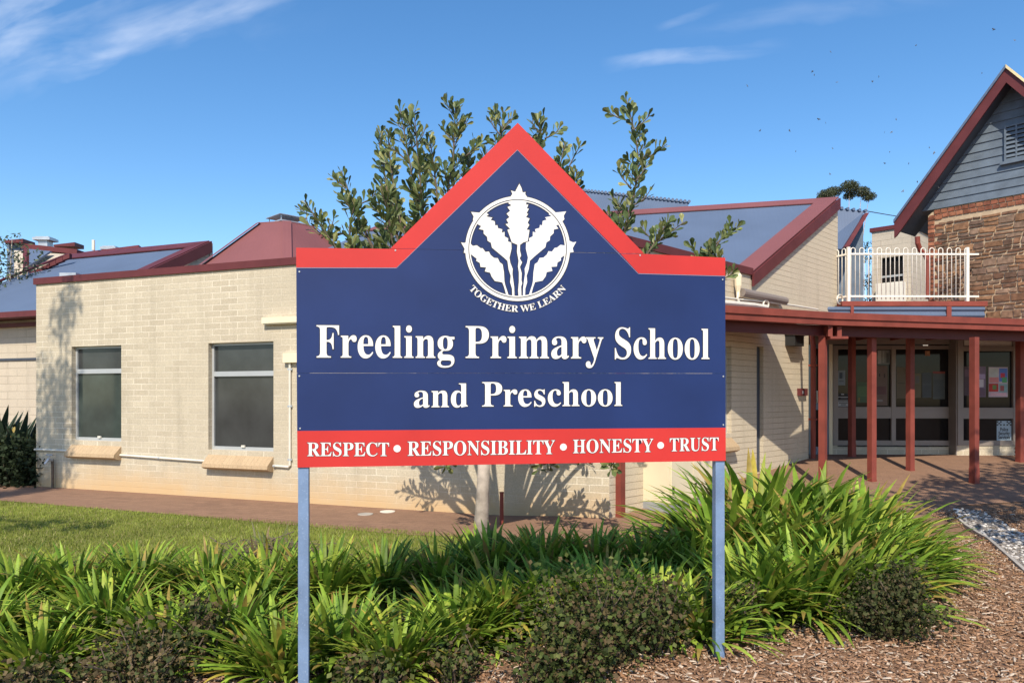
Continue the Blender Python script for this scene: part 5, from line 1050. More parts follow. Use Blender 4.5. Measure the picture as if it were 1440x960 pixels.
sL = Vf.s_of(1226); sL = abs(sL)
if Vf.s_of(1226) < 0: Vf = Plane(C.x, C.y, .713, -.701); Vf.n = (-.701,-.713)
ztop = P(1281, 313, 22).z
hs = sorted((Vf.s_of(1238), Vf.s_of(1271))); hz = (P(1255,406,22.6).z, P(1255,363,22.6).z)
m = MB(); e0, e1 = sorted((0, Vf.s_of(1226))); wall_with_holes(m, Vf, e0, e1, -1, ztop-.12, [(hs[0], hs[1], hz[0], hz[1])], .12)
Vg = Plane(C.x, C.y, .701, .713)
m.poly([Vg.pt(0,-1), Vg.pt(3,-1), Vg.pt(3,ztop-.12), Vg.pt(0,ztop-.12)]); m.build('wall', M['brick_far'], fb, fix=False)
m = MB(); m.pbox(Vf, e0-.05, e1+.05, ztop-.12, ztop, -.2, .05); m.pbox(Vg, 0, 3, ztop-.12, ztop+.003, -.2, .05); m.build('parapet', M['maroon'], fb)
wn = part_root('window', fb)
m = MB(); m.pbox(Vf, hs[0], hs[1], hz[0], hz[1], -.12, -.11); m.build('pane', M['pane_dark'], wn)
m = MB(); zm = hz[0]+(hz[1]-hz[0])*.36
for z in (zm, hz[0]+.02, zm-.22): m.pbox(Vf, hs[0], hs[1], z, z+.06, -.108, -.08)
m.build('frame', M['alu'], wn)
m = MB(); m.pbox(Vf, (hs[0]+hs[1])/2-.4, (hs[0]+hs[1])/2+.35, hz[0]-.7, hz[0]+.12, .02, .35)
tag(m.build('air_conditioner', M['fencecream']), 'pale box air conditioner under the far window behind the balcony railing', 'air conditioner')
pw = MB(); a, b = P(1214,296,24), P(1420,318,40); pw.tube([a.lerp(b, t)+Vector((0,0,-.5*4*t*(1-t)*.3)) for t in np.linspace(0,1,9)], .016, 5)
tag(pw.build('power_line', M['black']), 'thin black overhead wire between the far roofs', 'wire')
# covers and stake on the path
for px, Y, lab, mt in ((514, 9.05, 'round grey cover set in the brick path', 'conc'), (545, 9.25, 'round white cover set in the brick path', 'white')):
    g = gp(px, Y); m = MB(); m.lathe((g.x, g.y, g.z+.008), [(.095,0),(.095,.008),(.08,.011)], 20); tag(m.build('drain_cover', M[mt]), lab, 'cover')
g = gp(705.5, 8.35); m = MB(); m.tube([(g.x,g.y,g.z-.1),(g.x,g.y,g.z+.36)], .022, 8); m.tube([(g.x,g.y,g.z+.36),(g.x,g.y,g.z+.372)], .027, 8); tag(m.build('steel_stake', M['redpost']), 'short rusty red stake beside the tree trunk on the path', 'stake')
# ------------------------------------------------------------------ planting
def strap_clump(name, seed, n=120, R=.16, lmin=.45, lmax=.8, wid=.021, ang=(8,75), mat='leaf', cols=None, curl=(25,75)):
    r = random.Random(seed); V, Fc, C = [], [], []
    cols = cols or [(.175,.28,.03),(.23,.34,.04),(.13,.225,.024),(.30,.385,.055),(.095,.17,.022)]
    for k in range(n):
        az = r.uniform(0, 6.283); q = math.sqrt(r.random())*R
        b = Vector((q*math.cos(az+r.uniform(-.6,.6)), q*math.sin(az), 0)); L = r.uniform(lmin, lmax)
        th = math.radians(r.uniform(*ang)*(.35+.65*q/R)+r.uniform(-5,12)); cu = math.radians(r.uniform(*curl)); w = wid*r.uniform(.7,1.25)
        c = r.choice(cols); kc = r.uniform(.75,1.25); c = (c[0]*kc*r.uniform(.9,1.15), c[1]*kc, c[2]*kc)
        if r.random() < .05: c = (.42,.34,.06) if r.random() < .45 else (.27,.19,.06)
        brn = r.random() < .13; out = Vector((math.cos(az), math.sin(az), 0)); side = Vector((-out.y, out.x, 0)); tw = r.uniform(-.5,.5)
        p = b.copy(); S = 7; base = len(V)
        for i in range(S+1):
            t = i/S; a = th+cu*t*t
            d = out*math.sin(a)+Vector((0,0,1))*math.cos(a)
            nrm = (out*math.cos(a)-Vector((0,0,1))*math.sin(a))
            ww = w*(.55+.75*t if t < .45 else (1-.0*t))*max(.0, 1-((t-.5)/.5)**2.2 if t > .5 else 1)+.0008
            sd = (side*math.cos(tw*t)+nrm*math.sin(tw*t))
            V += [p-sd*ww-nrm*(-ww*.28), p, p+sd*ww-nrm*(-ww*.28)]
            p = p+d*(L/S)
        for i in range(S):
            o = base+i*3
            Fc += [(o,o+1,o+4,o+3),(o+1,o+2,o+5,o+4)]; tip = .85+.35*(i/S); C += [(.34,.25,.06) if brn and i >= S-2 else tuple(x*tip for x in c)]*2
    return np_mesh(name, np.array([tuple(v) for v in V]), np.array(Fc), M[mat], np.array(C), smooth=True)
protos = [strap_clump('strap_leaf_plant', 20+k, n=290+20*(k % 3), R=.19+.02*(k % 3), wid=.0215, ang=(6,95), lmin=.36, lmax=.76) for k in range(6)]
LB = [  # px, distance, scale, label
 (-25,4.75,0.79,'green strap-leaved clump cut by the left edge of the photo, front row'),
 (55,4.45,0.73,'strap-leaved clump low in the bottom left corner, behind the brown twiggy shrub'),
 (150,4.95,0.79,'tall green strap-leaved clump rising behind the brown twiggy shrub at left'),
 (235,4.7,0.77,'bright strap-leaved clump just right of the brown twiggy shrub at left'),
 (330,4.8,0.82,'leafy strap-leaved clump midway between the twiggy shrub and the left sign post'),
 (395,4.45,0.73,'strap-leaved clump immediately left of the left sign post, front row'),
 (480,4.6,0.79,'strap-leaved clump immediately right of the left sign post, front row'),
 (560,4.45,0.76,'strap-leaved clump second right of the left sign post, front row'),
 (640,4.75,0.79,'strap-leaved clump below the tree trunk, front row'),
 (20,5.35,0.76,'strap-leaved clump at the lawn edge, leftmost of the back row'),
 (105,5.5,0.72,'strap-leaved clump at the lawn edge, second from the left in the back row'),
 (195,5.55,0.72,'strap-leaved clump at the lawn edge, third from the left in the back row'),
 (290,5.5,0.74,'strap-leaved clump at the lawn edge in front of the dry vine patch, left part'),
 (375,5.45,0.78,'strap-leaved clump at the lawn edge just left of the left sign post'),
 (455,5.5,0.78,'strap-leaved clump at the lawn edge just right of the left sign post'),
 (540,5.6,0.72,'strap-leaved clump at the lawn edge left of the tree trunk'),
 (620,5.6,0.72,'strap-leaved clump at the lawn edge nearest the tree trunk'),
 (705,5,0.79,'strap-leaved clump behind the left side of the big dark shrub'),
 (775,5.05,0.77,'strap-leaved clump directly behind the middle of the big dark shrub'),
 (850,5.05,0.79,'strap-leaved clump behind the right side of the big dark shrub'),
 (925,4.85,0.79,'bright strap-leaved clump between the big dark shrub and the right sign post'),
 (985,4.65,0.69,'small drooping strap-leaved clump touching the right sign post'),
 (690,5.8,0.82,'shaded strap-leaved clump under the sign, nearest the tree trunk'),
 (765,5.9,0.82,'shaded strap-leaved clump under the sign below the word HONESTY bullet'),
 (835,5.9,0.82,'shaded strap-leaved clump under the sign in front of the short red post'),
 (905,5.9,0.82,'shaded strap-leaved clump under the sign in front of the meter cupboard'),
 (970,5.7,0.82,'shaded strap-leaved clump behind the right sign post'),
 (1055,5.1,0.92,'strap-leaved clump just right of the right sign post, front of the mound'),
 (1130,5.15,1.00,'upright strap-leaved clump in the front middle of the right mound'),
 (1195,5.3,0.95,'strap-leaved clump behind the small dark bush at right'),
 (1015,6.2,1.29,'tall strap-leaved clump behind the right post, left shoulder of the mound'),
 (1095,6.1,1.23,'strap-leaved clump in the middle of the right mound'),
 (1170,6,1.23,'strap-leaved clump in the centre of the right mound, right of the middle'),
 (1215.3,5.85,0.92,'strap-leaved clump on the right side of the mound above the small bush'),
 (1255.6,5.8,0.85,'strap-leaved clump at the right end of the mound beside the bark mulch'),
 (1065,7,1.60,'tallest strap-leaved clump at the back of the mound below the wall window'),
 (1135,6.9,1.43,'strap-leaved clump at the back of the mound left of the first red post'),
 (1205,6.7,1.31,'strap-leaved clump at the back of the mound right of the first red post'),
 (1230.8,6.5,0.88,'strap-leaved clump at the back of the mound below the entrance window'),
 (1266.76,6.25,0.83,'strap-leaved clump at the back right corner of the mound by the pebble strip'),
]
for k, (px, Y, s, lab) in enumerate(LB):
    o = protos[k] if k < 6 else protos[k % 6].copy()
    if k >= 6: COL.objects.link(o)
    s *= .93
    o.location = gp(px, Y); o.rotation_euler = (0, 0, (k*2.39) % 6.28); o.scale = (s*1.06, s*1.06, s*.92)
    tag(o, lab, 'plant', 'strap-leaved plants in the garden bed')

def bush(name, px, Y, rad, hgt, n, label, seed, cols, group='dark leafy bushes in the garden bed', lf=.027, twigs=16):
    r = random.Random(seed); g = gp(px, Y); t = thing(name, g, label, 'shrub', group)
    m = MB(); tips = []
    for k in range(twigs):
        a = r.uniform(0,6.28); q = r.uniform(.2,1)*rad; tip = Vector((q*math.cos(a), q*math.sin(a), hgt*r.uniform(.45,1.02)*(1-.35*(q/rad)**2)))
        b = Vector((.05*math.cos(a), .05*math.sin(a), -.03)); mid = b.lerp(tip, .5)+Vector((r.uniform(-.06,.06), r.uniform(-.06,.06), .05))
        m.tube([g+b, g+mid, g+tip], [.007,.005,.0025], 5); tips.append((b, mid, tip))
    m.build('stem', M['bark_dark'], t)
    V, Fc, C = [], [], []
    for k in range(n):
        b, mid, tip = r.choice(tips); u = r.random()**.6
        p = (b.lerp(mid, u*2) if u < .5 else mid.lerp(tip, u*2-1))+Vector((r.gauss(0,.06), r.gauss(0,.06), r.gauss(0,.05)))*(rad/.3)
        if p.z < .01: p.z = r.uniform(.01,.06)
        d = Vector((r.gauss(0,1), r.gauss(0,1), r.gauss(.2,.7))).normalized(); s = d.orthogonal().normalized(); s.rotate(Matrix.Rotation(r.uniform(0,6.28), 3, d)); nn_ = d.cross(s)
        L = lf*r.uniform(.7,1.5); w = L*.42; i = len(V)
        V += [p, p+d*L*.5+s*w+nn_*w*.25, p+d*L*1.05, p+d*L*.5-s*w+nn_*w*.25, p+d*L*.5]
        Fc += [(i,i+1,i+4),(i+1,i+2,i+4),(i+2,i+3,i+4),(i+3,i,i+4)]
        kc = r.uniform(.7,1.3); c = tuple(x*kc for x in r.choice(cols)); C += [c]*4
    o = np_mesh('foliage', np.array([tuple(v) for v in V]), np.array(Fc), M['shrubleaf'], np.array(C), parent=t)
    return t
dk = [(.06,.085,.022),(.08,.105,.028),(.042,.06,.018),(.115,.13,.04),(.10,.078,.035),(.12,.085,.045)]
br = [(.075,.095,.03),(.11,.095,.042),(.135,.10,.05),(.055,.075,.026),(.16,.12,.06)]
bush('leafy_bush', 838, 4.22, .45, .60, 3900, 'largest dark round-leaved bush below the sign between the two posts', 1, dk, twigs=26)
bush('leafy_bush', 775, 4.0, .30, .36, 2000, 'low dark bush spilling forward at the left foot of the largest bush', 2, dk, twigs=16)
bush('leafy_bush', 925, 4.35, .20, .48, 800, 'narrow dark bush at the right side of the largest bush', 3, dk)
bush('leafy_bush', 190, 4.15, .36, .38, 1900, 'brown twiggy bush with bare stems in the lower left of the bed', 4, br, twigs=26)
bush('leafy_bush', 285, 4.45, .22, .50, 900, 'thin upright dark bush with small leaves left of the left sign post', 5, dk)
bush('leafy_bush', 60, 4.05, .22, .25, 700, 'low brown bush in the bottom left corner of the bed', 6, br)
bush('leafy_bush', 520, 4.05, .24, .24, 800, 'low dark bush on the mulch right of the left sign post', 7, dk)
bush('leafy_bush', 1045, 4.75, .19, .36, 800, 'small dark bush at the foot of the right sign post', 8, dk)
bush('leafy_bush', 1250, 4.62, .30, .50, 4600, 'rounded dark fine-leaved bush in front of the right mound', 9, [(.055,.07,.022),(.075,.08,.03),(.09,.07,.035),(.045,.055,.02)], lf=.022, twigs=15)
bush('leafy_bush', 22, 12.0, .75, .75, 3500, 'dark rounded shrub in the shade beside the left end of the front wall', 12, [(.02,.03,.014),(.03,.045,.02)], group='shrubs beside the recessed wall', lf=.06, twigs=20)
bush('leafy_bush', 640, 4.2, .2, .3, 600, 'thin dark bush between the strap-leaved clumps left of the largest bush', 10, dk)
# dry vine patch at the edge of the lawn
g = gp(385, 6.7); m = MB(); r = random.Random(5)
for k in range(70):
    a = r.uniform(0,6.28); p = g+Vector((r.gauss(0,.28), r.gauss(0,.13), .02)); pts = [p]
    for q in range(5): p = p+Vector((r.gauss(0,.08), r.gauss(0,.06), r.gauss(.015,.03))); p.z = max(p.z, g.z+.01); pts.append(p)
    m.tube(pts, .004, 4)
vp = thing('vine_patch', g, 'tangle of dry vine stems with a few spiky leaves at the edge of the lawn', 'plant')
m.build('stem', M['bark_dark'], vp)
sp = strap_clump('foliage', 77, n=46, R=.35, lmin=.12, lmax=.32, wid=.008, cols=[(.12,.14,.05),(.2,.17,.09),(.09,.12,.035)]); sp.parent = vp
# dark spiky plants by the left recess
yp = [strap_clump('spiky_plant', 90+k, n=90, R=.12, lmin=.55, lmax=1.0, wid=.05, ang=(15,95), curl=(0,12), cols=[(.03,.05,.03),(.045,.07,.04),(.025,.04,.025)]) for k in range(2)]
for o, (px, Y, s, lab) in zip(yp+[yp[0].copy()], ((8,12.6,1.25,'dark spiky rosette plant against the recessed wall, at the left edge'), (36,12.9,1.0,'dark spiky rosette plant against the left end of the long front wall'), (-20,13.2,1.35,'dark spiky plant half hidden at the far left edge'))):
    if o.name not in COL.objects: COL.objects.link(o)
    o.location = gp(px, Y)+Vector((0,0,.15)); o.scale = (s,)*3; tag(o, lab, 'plant', 'spiky plants beside the recessed wall')

# leafy tree behind the sign
def leaf_fan(V, Fc, C, p, d, L, w, r, c):
    s = d.orthogonal().normalized(); s.rotate(Matrix.Rotation(r.uniform(0,6.28), 3, d)); n_ = d.cross(s); i = len(V)
    V += [p, p+d*L*.35+s*w*.45+n_*w*.1, p+d*L*.75+s*w+n_*w*.30, p+d*L*.98+s*w*.35+n_*w*.15, p+d*L*.98-s*w*.35+n_*w*.15, p+d*L*.75-s*w+n_*w*.30, p+d*L*.35-s*w*.45+n_*w*.1, p+d*L*.72-n_*w*.05, p+d*L*.35]
    Fc += [(i,i+1,i+8,i+8),(i+1,i+2,i+7,i+8),(i+2,i+3,i+7,i+7),(i+3,i+4,i+7,i+7),(i+4,i+5,i+7,i+7),(i+5,i+6,i+8,i+7),(i+6,i,i+8,i+8)]
    C += [c]*7
TY = 7.55; tg = gp(680, TY)
tree = thing('leafy_tree', tg, 'young tree with clustered oval leaves and pale trunk standing behind the sign', 'tree')
r = random.Random(42); tm = MB(); bm_ = MB(); V, Fc, C = [], [], []
def tp_(px, py, dy=0): return P(px, py, TY+dy)
fork = tp_(681, 648)
tm.tube([tg+Vector((0,0,-.1)), tp_(677,730), tp_(679,690), fork], [.095,.075,.066,.064], 12)
def tri(fc): return fc
shoots = [ # pixel polylines from the fork outward, depth offset, leafy from fraction
 ([(640,500),(600,360),(580,250),(562,150)], -.1), ([(650,480),(570,330),(552,250),(545,185)], .3), ([(640,500),(600,330),(590,240),(583,165)], -.4), ([(640,470),(620,330),(612,250),(604,190)], .2),
 ([(600,450),(555,320),(540,240),(532,195)], .5), ([(600,470),(560,370),(545,300),(535,262)], -.5), ([(660,450),(640,300),(638,210),(641,148)], 0), ([(660,450),(650,330),(655,250),(668,195)], .5),
 ([(690,430),(698,300),(702,230),(708,156)], .2), ([(690,430),(680,330),(678,260),(685,210)], -.3), ([(720,430),(748,300),(755,230),(764,163)], 0), ([(720,430),(770,320),(782,260),(795,200)], .4), ([(730,430),(790,320),(805,270),(812,238)], -.2),
 ([(580,460),(525,350),(500,295),(480,240)], .1), ([(550,470),(500,390),(470,345),(428,282)], -.2), 
 ([(760,500),(840,400),(882,310),(897,220),(879,134)], .0), ([(770,470),(840,380),(868,320),(870,285)], .4), ([(780,500),(880,400),(915,350),(940,310)], -.2), ([(800,510),(930,410),(985,375),(1028,314)], .1), ([(800,520),(960,430),(1008,390),(1008,350)], -.4),
 ([(640,520),(570,430),(560,390),(566,352)], -.6), ([(620,500),(540,400),(530,360),(548,320)], .6), 
 ([(700,500),(690,400),(700,340),(692,300)], .8), ([(730,500),(770,400),(780,350),(770,300)], .7), ([(700,520),(740,420),(745,370),(738,330)], -.6), ([(650,560),(600,520),(560,500),(540,470)], .5), ([(720,580),(780,540),(830,520),(860,480)], .4), ([(700,590),(760,600),(800,625),(812,655)], -.3), ([(700,600),(740,620),(765,640),(772,662)], .2), ([(660,610),(640,630),(625,650)], .2), ([(720,590),(800,600),(850,630),(860,655)], .1),
 ([(640,450),(630,340),(628,290),(634,240)], -.6), ([(560,470),(515,390),(492,330),(500,285)], -.4), ([(620,560),(560,560),(520,560)], .7), ([(740,560),(800,580),(860,590)], .7), ([(650,500),(640,420),(650,380)], 1.0), ([(700,480),(720,400),(730,380)], 1.0), ([(610,500),(540,460),(500,440)], .9), ([(760,480),(820,440),(850,420)], .9),
]
tl = [(.09,.13,.045),(.12,.16,.056),(.17,.20,.068),(.07,.105,.042),(.23,.24,.088)]
def side_leaves(path, start, dens, spread=1.0):
    L = sum((b-a).length for a, b in zip(path, path[1:])); acc = 0; k = 0
    for a, b in zip(path, path[1:]):
        seg = (b-a).length; nn_ = max(1, int(seg*dens)); d0 = (b-a).normalized()
        for q in range(nn_):
            u = q/nn_; f = (acc+u*seg)/L
            if f < start: continue
            az = k*2.4+r.uniform(-.3,.3); k += 1
            s = d0.orthogonal().normalized(); s.rotate(Matrix.Rotation(az, 3, d0))
            ln = r.uniform(.085,.135)*(1.0 if f < .93 else .8)
            d = (d0*r.uniform(.35,.9)+s*r.uniform(.6,1.0)*spread+Vector((0,0,r.uniform(.25,.7)))).normalized()
            kc = r.uniform(.75,1.3); c = tuple(x*kc for x in r.choice(tl))
            leaf_fan(V, Fc, C, a.lerp(b, u)+s*.004, d, ln, ln*r.uniform(.19,.26), r, c)
        acc += seg
sprays = [([(893,238),(914,220),(938,203)], 0), ([(888,185),(902,174),(914,162)], 0), ([(884,170),(868,165),(856,158)], .05), ([(894,255),(905,240),(912,228)], -.1), ([(888,265),(875,250),(868,238)], 0), ([(885,300),(870,290),(860,276)], .1), ([(888,290),(905,280),(914,268)], 0),
 ([(930,335),(945,325),(962,312)], -.2), ([(925,345),(910,330),(900,318)], -.1), ([(1000,350),(1012,338),(1042,316)], .1), ([(990,370),(978,355),(972,345)], .1),
 ([(486,265),(475,255),(468,250)], 0), ([(500,290),(520,280),(530,268)], .2), ([(450,330),(436,318),(430,305)], -.2), ([(452,335),(465,320),(470,305)], -.1), ([(490,330),(478,328),(468,332)], 0),
 ([(575,230),(560,215),(545,205)], 0), ([(578,210),(592,195),(598,180)], 0), ([(570,180),(578,165),(585,155)], 0), ([(640,190),(652,178),(660,165)], 0), ([(640,200),(628,188),(622,178)], 0), ([(655,220),(672,205),(682,196)], .1), ([(704,190),(694,178),(690,165)], .1), ([(706,185),(716,172),(722,165)], .1), ([(764,190),(752,180),(748,170)], 0), ([(766,195),(780,188),(788,178)], 0), ([(800,235),(810,215),(816,205)], 0)]
for pl, dy in shoots+sprays:
    n = len(pl); path = [fork]+[tp_(x, y, dy*(i+1)/n) for i, (x, y) in enumerate(pl)]
    if (pl, dy) in sprays: path = [tp_(x, y, dy) for x, y in pl]
    fine = []
    for i in range(len(path)-1):                       # smooth the polyline
        p0 = path[max(i-1,0)]; p1 = path[i]; p2 = path[i+1]; p3 = path[min(i+2, len(path)-1)]
        for q in range(5):
            t = q/5; fine.append(.5*((2*p1)+(p2-p0)*t+(2*p0-5*p1+4*p2-p3)*t*t+(3*p1-p0-3*p2+p3)*t**3))
    fine.append(path[-1]); mm = len(fine)
    (tm if len(fine) < 0 else bm_).tube(fine, [(.028 if path[0] is fork else .005)*(1-i/mm)**1.2+.0035 for i in range(mm)], 6)
    tot_ = len(fine); side_leaves(fine[int(tot_*(.38 if path[0] is fork else .1)):], .0, 54)
    if path[0] is not fork: continue
    # twigs with their own leaf rosettes
    for q in range(int(9 if n > 3 else 6)):
        i = r.randrange(int(mm*.42), mm-2); b = fine[i]; d = (fine[min(i+2,mm-1)]-fine[i-1]).normalized(); s = d.orthogonal().normalized(); s.rotate(Matrix.Rotation(r.uniform(0,6.28), 3, d))
        lt = r.uniform(.12,.30)*(1.15-i/mm*.6); e = b+(d*.6+s*.8+Vector((0,0,.35))).normalized()*lt
        mid = b.lerp(e,.5)+Vector((0,0,-.012)); bm_.tube([b,mid,e], [.0055,.0045,.003], 5, cap=False); side_leaves([b,mid,e], .35, 90)
tm.build('trunk', M['bark'], tree, smooth=True); bm_.build('branch', M['bark_dark'], tree, smooth=True)
Va = np.array([tuple(v) for v in V])-np.array(tg); Fa = np.array(Fc)
def np_tris(name, V, FC, mat, col, parent):
    me = bpy.data.meshes.new(name); fs = [tuple(dict.fromkeys(f)) for f in FC.tolist()]
    me.from_pydata(V.tolist(), [], fs); me.materials.append(mat); at = me.color_attributes.new('col','FLOAT_COLOR','CORNER'); ca = np.ones((len(me.loops),4)); i = 0
    for f, c in zip(fs, col): ca[i:i+len(f),:3] = c; i += len(f)
    at.data.foreach_set('color', ca.ravel()); o = bpy.data.objects.new(name, me); COL.objects.link(o); o.parent = parent; return o
np_tris('crown', Va, Fa, M['treeleaf'], C, tree)

# other trees: far gum behind the roofs, tree at the left edge, two street trees outside the frame that throw the dapples
def crown_tree(name, base, hgt, clusters, label, cols, seed, leaf=.1, per=260, trunk=.16, droop=.0, group=None, matn='treeleaf'):
    r = random.Random(seed); t = thing(name, base, label, 'tree', group); m = MB(); V, Fc, C = [], [], []
    b = Vector(base); top = b+Vector((0,0,hgt*.45)); m.tube([b+Vector((0,0,-.2)), b.lerp(top,.5)+Vector((.04*hgt*.2,0,0)), top], [trunk, trunk*.75, trunk*.6], 8)
    for cx, cy, cz, R in clusters:
        c = b+Vector((cx,cy,cz)); mid = top.lerp(c,.55)+Vector((0,0,-.06*hgt)); m.tube([top, mid, c], [trunk*.45, trunk*.25, trunk*.06], 6)
        for k in range(int(per*R*R/(leaf*leaf)*.012)):
            d = Vector((r.gauss(0,1), r.gauss(0,1), r.gauss(0,1))).normalized(); p = c+Vector((d.x*R, d.y*R, d.z*R*.62))*(r.random()**.4)+Vector((0,0,-droop*r.random()))
            e = Vector((r.gauss(0,.7), r.gauss(0,.7), r.gauss(-droop,.6))).normalized(); s = e.orthogonal().normalized(); s.rotate(Matrix.Rotation(r.uniform(0,6.28),3,e)); L = leaf*r.uniform(.7,1.4); i = len(V)
            V += [p, p+e*L*.5+s*L*.2, p+e*L, p+e*L*.5-s*L*.2]; Fc.append((i,i+1,i+2,i+3)); kc = r.uniform(.7,1.3); C.append(tuple(x*kc for x in r.choice(cols)))
    m.build('trunk', M['bark'], t, smooth=True)
    np_mesh('crown', np.array([tuple(v) for v in V])-np.array(b), np.array(Fc), M[matn], np.array(C), parent=t)
    return t
gx = P(1221, 440, 24); crown_tree('bushy_tree', Vector((gx.x, gx.y, 0)), 5.5, [(0,0,4.3,.5),(.1,0,5.2,.45),(-.05,0,5.9,.35),(.1,.1,6.3,.3)], 'narrow dark tree seen through the railing between two buildings', [(.05,.07,.03),(.08,.09,.04)], 31, leaf=.1, per=700, trunk=.08)
gc = P(1190, 400, 55); gb = Vector((gc.x, gc.y, 0)); zc = P(1190, 272, 55).z
crown_tree('gum_tree', gb, zc+1, [(-1.5,0,zc-.1,.62),(-.8,.3,zc+.2,.6),(.1,-.3,zc+.42,.72),(.35,.3,zc-.1,.45),(1.15,0,zc+.12,.6),(1.7,0,zc-.25,.5),(-1.85,.0,zc-.3,.35)], 'distant gum tree with a flat rounded crown above the roofs', [(.075,.095,.05),(.10,.115,.06),(.055,.07,.04)], 3, leaf=.11, per=5200, trunk=.2)
lt_ = P(6, 385, 19); lb = Vector((lt_.x, lt_.y, 0)); zl = lt_.z
crown_tree('bushy_tree', lb, zl, [(-.3,0,zl+.2,.8),(.35,.1,zl+.45,.6),(.1,-.1,zl-.35,.8),(.6,0,zl+.05,.45),(-.6,0,zl+.8,.6),(.2,0,zl+.9,.38)], 'dark blue-green bushy tree at the left edge behind the roof', [(.05,.075,.05),(.065,.09,.06),(.10,.12,.05)], 4, leaf=.11, per=420, trunk=.12, droop=.1)
crown_tree('street_tree', (-8.02, 6.0, 0), 8.5, [(0,0,6.3,.36),(.25,.3,7.0,.34),(-.2,-.2,7.6,.4),(.2,.1,8.3,.3),(-.15,.2,5.6,.34),(.3,-.3,8.9,.3),(.35,.2,5.9,.25),(-.35,.1,6.6,.35),(-.3,-.2,5.2,.3),(0,.1,4.8,.3),(.1,.2,6.6,.4),(-.1,0,5.4,.4),(-.3,.1,6.0,.4),(1.5,-.4,3.0,.35),(2.3,-.5,2.95,.33),(2.95,-.6,2.95,.28)], 'tall thin drooping tree left of the lawn', [(.06,.09,.04),(.08,.11,.05)], 5, leaf=.10, per=1700, trunk=.12, droop=.45)
crown_tree('street_tree', (-11.0, 9.6, 0), 8.0, [(0,0,6.6,.8),(.7,.3,6.2,.6),(-.4,-.3,7.6,.6),(1.3,.1,7.0,.5)], 'small drooping tree beside the recessed wall at left', [(.06,.09,.04),(.08,.11,.05)], 6, leaf=.12, per=200, trunk=.1, droop=.4)
crown_tree('street_tree', (6.3, 5.2, 0), 6.5, [(-.6,0,5.1,.75),(.4,.2,5.3,.9),(1.1,.3,4.9,.7),(-.2,-.6,4.5,.5),(.9,-.4,6.6,.7),(1.6,.3,7.3,.7),(-1.5,-.3,2.7,.42),(-1.5,0,4.0,.75),(-.7,.2,4.4,.9),(.3,.3,4.3,.9),(1.1,.2,4.2,.8),(-.2,-.3,3.4,.8),(.9,-.2,3.5,.8),(-1.1,.2,3.4,.6)], 'broad leafy tree right of the pebble strip', [(.06,.09,.04),(.09,.12,.05)], 8, leaf=.2, per=1500, trunk=.16, droop=.1)

# small insects in the air, each a body with two wings
ip = MB(); ip.lathe((0,0,-.009), [(.0005,0),(.0035,.004),(.0042,.009),(.003,.015),(.0005,.02)], 8)
ib = thing('flying_insect', (0,0,0), 'tiny dark insect flying in the blue sky right of the sign', 'insect', 'insects in the sky')
ip.build('body', M['insect'], ib)
for sgn in (-1, 1):
    w = MB(); w.prism([Vector((0,0,.003)), Vector((sgn*.010,.001,.010)), Vector((sgn*.016,.002,.006)), Vector((sgn*.012,.001,-.001))], Vector((0,.0006,0))); w.build('wing', M['insect'], ib)
pts = [(1168,73),(1142,101),(1145,106),(1177,116),(1051,121),(1227,115),(1236,108),(1151,168),(1161,173),(1069,184),(1110,184),(1171,209),(1260,168),(1254,186),(1244,186),(1251,214),(1119,213),(1244,230),(1167,245),(1278,230),(1290,256),(1270,269),(1307,208),(1314,215),(1397,42),(1427,57),(1381,103),(1288,64),(1320,264)]
rr = random.Random(9)
for k, (px, py) in enumerate(pts):
    o = ib if k == 0 else copy_tree(ib); D = rr.uniform(4.5, 7)
    o.location = P(px, py, D); s = rr.uniform(.45,.8)*D/5; o.scale = (s,s,s); o.rotation_euler = (rr.uniform(-.8,.8), rr.uniform(-1.4,1.4), rr.uniform(0,6.28))

# ------------------------------------------------------------------ sky, sun, camera
W = bpy.data.worlds.new('World'); SC.world = W; W.use_nodes = True
N, L = W.node_tree.nodes, W.node_tree.links; bg = N['Background']
sky = N.new('ShaderNodeTexSky'); sky.sky_type = 'NISHITA'; sky.sun_disc = False
to_sun = -SUN; el = math.asin(to_sun.z); sky.sun_elevation = el; sky.sun_rotation = math.atan2(to_sun.x, to_sun.y)
sky.air_density = 1.0; sky.dust_density = .6; sky.ozone_density = 2.2; sky.altitude = 100
tc = N.new('ShaderNodeTexCoord').outputs['Generated']
sp = N.new('ShaderNodeSeparateXYZ'); L.new(tc, sp.inputs[0])
def math_(op, a, b=None, c=None):
    n = N.new('ShaderNodeMath'); n.operation = op; n.use_clamp = False
    for i, v in enumerate((a, b, c)):
        if v is None: continue
        if hasattr(v, 'is_output'): L.new(v, n.inputs[i])
        else: n.inputs[i].default_value = v
    return n.outputs[0]
